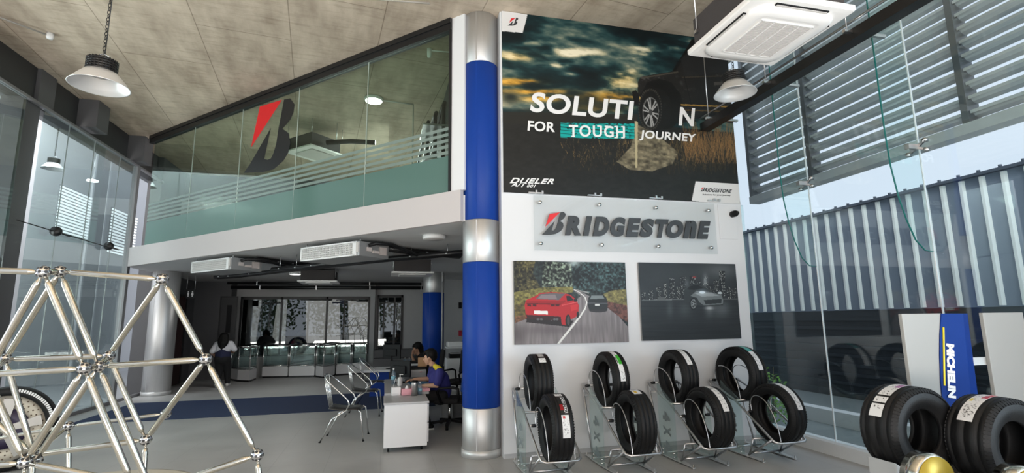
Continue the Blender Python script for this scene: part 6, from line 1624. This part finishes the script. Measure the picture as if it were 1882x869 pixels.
# woman walking away
Y0 = 15.05
ft = onz(408, 712, 0)
wk = thing('person', 'woman walking away in white and navy shirt with long dark hair', 'person', (A(408, 700).x, Y0, 0))
bx = A(407, 690).x; top = A(406, 612).z; k = top/1.60
def W_(x, y, z): return V(bx+x*k, Y0+y*k, z*k)
hc = W_(0, 0, 1.46); F_ = V(.15, 1, -.06).normalized()
pel = W_(.0, 0, .86); chs = W_(.0, .02, 1.17); nk = W_(0, .01, 1.34)
shl, shr = W_(-.19, .01, 1.26), W_(.19, .01, 1.27)
ell, wrl = W_(-.30, -.08, 1.03), W_(-.24, .10, .90); elr, wrr = W_(.33, -.02, 1.08), W_(.22, .18, 1.00)
anl, anr = W_(-.07, -.16, .11), W_(.13, .20, .085); knl, knr = W_(-.08, .06, .46), W_(.11, .16, .46)
m = MB(); head(m, hc, F_, .98*k); m.limb([hc-V(0, 0, .06), nk], [.05, .055]); m.limb([pel, N(pel, chs, .5), chs], [.13, .115, .12]); m.limb([shl, chs+V(0, 0, .05), shr], [.045, .08, .045])
m.limb([shl, ell, wrl], [.045, .038, .025]); m.limb([shr, elr, wrr], [.045, .038, .025]); hand(m, wrl, (.1, .6, -.8), (-1, 0, 0), .85, 1, .35); hand(m, wrr, (-.5, .8, .2), (0, 0, 1), .85, -1, .35)
m.limb([pel+V(-.08, 0, 0), knl, anl], [.10, .062, .04]); m.limb([pel+V(.08, 0, 0), knr, anr], [.10, .062, .04])
skin_over(m, 'body', SKIN, wk, .007, 3); face_bits(wk, hc, F_, .9)
m = MB(); m.ball(hc+V(0, -.02, .03), .112, 18, 12); m.limb([hc+V(-.05, -.05, 0), hc+V(-.06, -.09, -.12), hc+V(-.05, -.10, -.22)], [.075, .07, .05]); m.limb([hc+V(.05, -.05, 0), hc+V(.06, -.09, -.12), hc+V(.03, -.10, -.25)], [.075, .07, .05]); m.limb([hc+V(0, -.06, 0), hc+V(0, -.11, -.14), hc+V(-.01, -.11, -.26)], [.08, .07, .05]); skin_over(m, 'hair', HAIR, wk, .010, 3)
m = MB(); m.limb([W_(0, 0, .92), W_(0, .0, 1.02), W_(0, .01, 1.10)], [.168, .16, .155]); m.limb([W_(-.04, 0, .93), W_(.05, 0, .93)], [.16, .16]); skin_over(m, 'shirt', NAVY, wk, .012, 4, 'navy lower part of the shirt')
m = MB(); m.limb([W_(-.05, .01, 1.14), W_(.05, .01, 1.14)], [.155, .155]); m.limb([shl, W_(0, .01, 1.25), shr], [.08, .11, .08]); m.limb([shl, N(shl, ell, .85)], [.078, .072]); m.limb([shr, N(shr, elr, .85)], [.078, .072]); m.limb([nk-V(0, 0, .06), nk-V(0, 0, .01)], [.075, .068]); skin_over(m, 'shirt_yoke', CLW, wk, .012, 4, 'white upper part of the shirt with short sleeves')
m = MB(); m.limb([W_(-.05, 0, .84), W_(.05, 0, .84)], [.165, .165]); m.limb([pel+V(-.08, 0, -.02), knl, N(knl, anl, .92)], [.125, .088, .066]); m.limb([pel+V(.08, 0, -.02), knr, N(knr, anr, .92)], [.125, .088, .066]); skin_over(m, 'trousers', CLK, wk, .012, 4)
m = MB(); m.limb([anl+V(0, -.03, -.01), anl+V(0, .03, -.06), anl+V(0, .11, -.078)], [.044, .045, .03]); skin_over(m, 'shoe', SHOE, wk, .010, 2)
m = MB(); m.limb([anr+V(0, -.04, -.035), anr+V(0, .06, -.04), anr+V(.01, .13, -.045)], [.044, .045, .035]); skin_over(m, 'shoe', SHOE, wk, .010, 2)
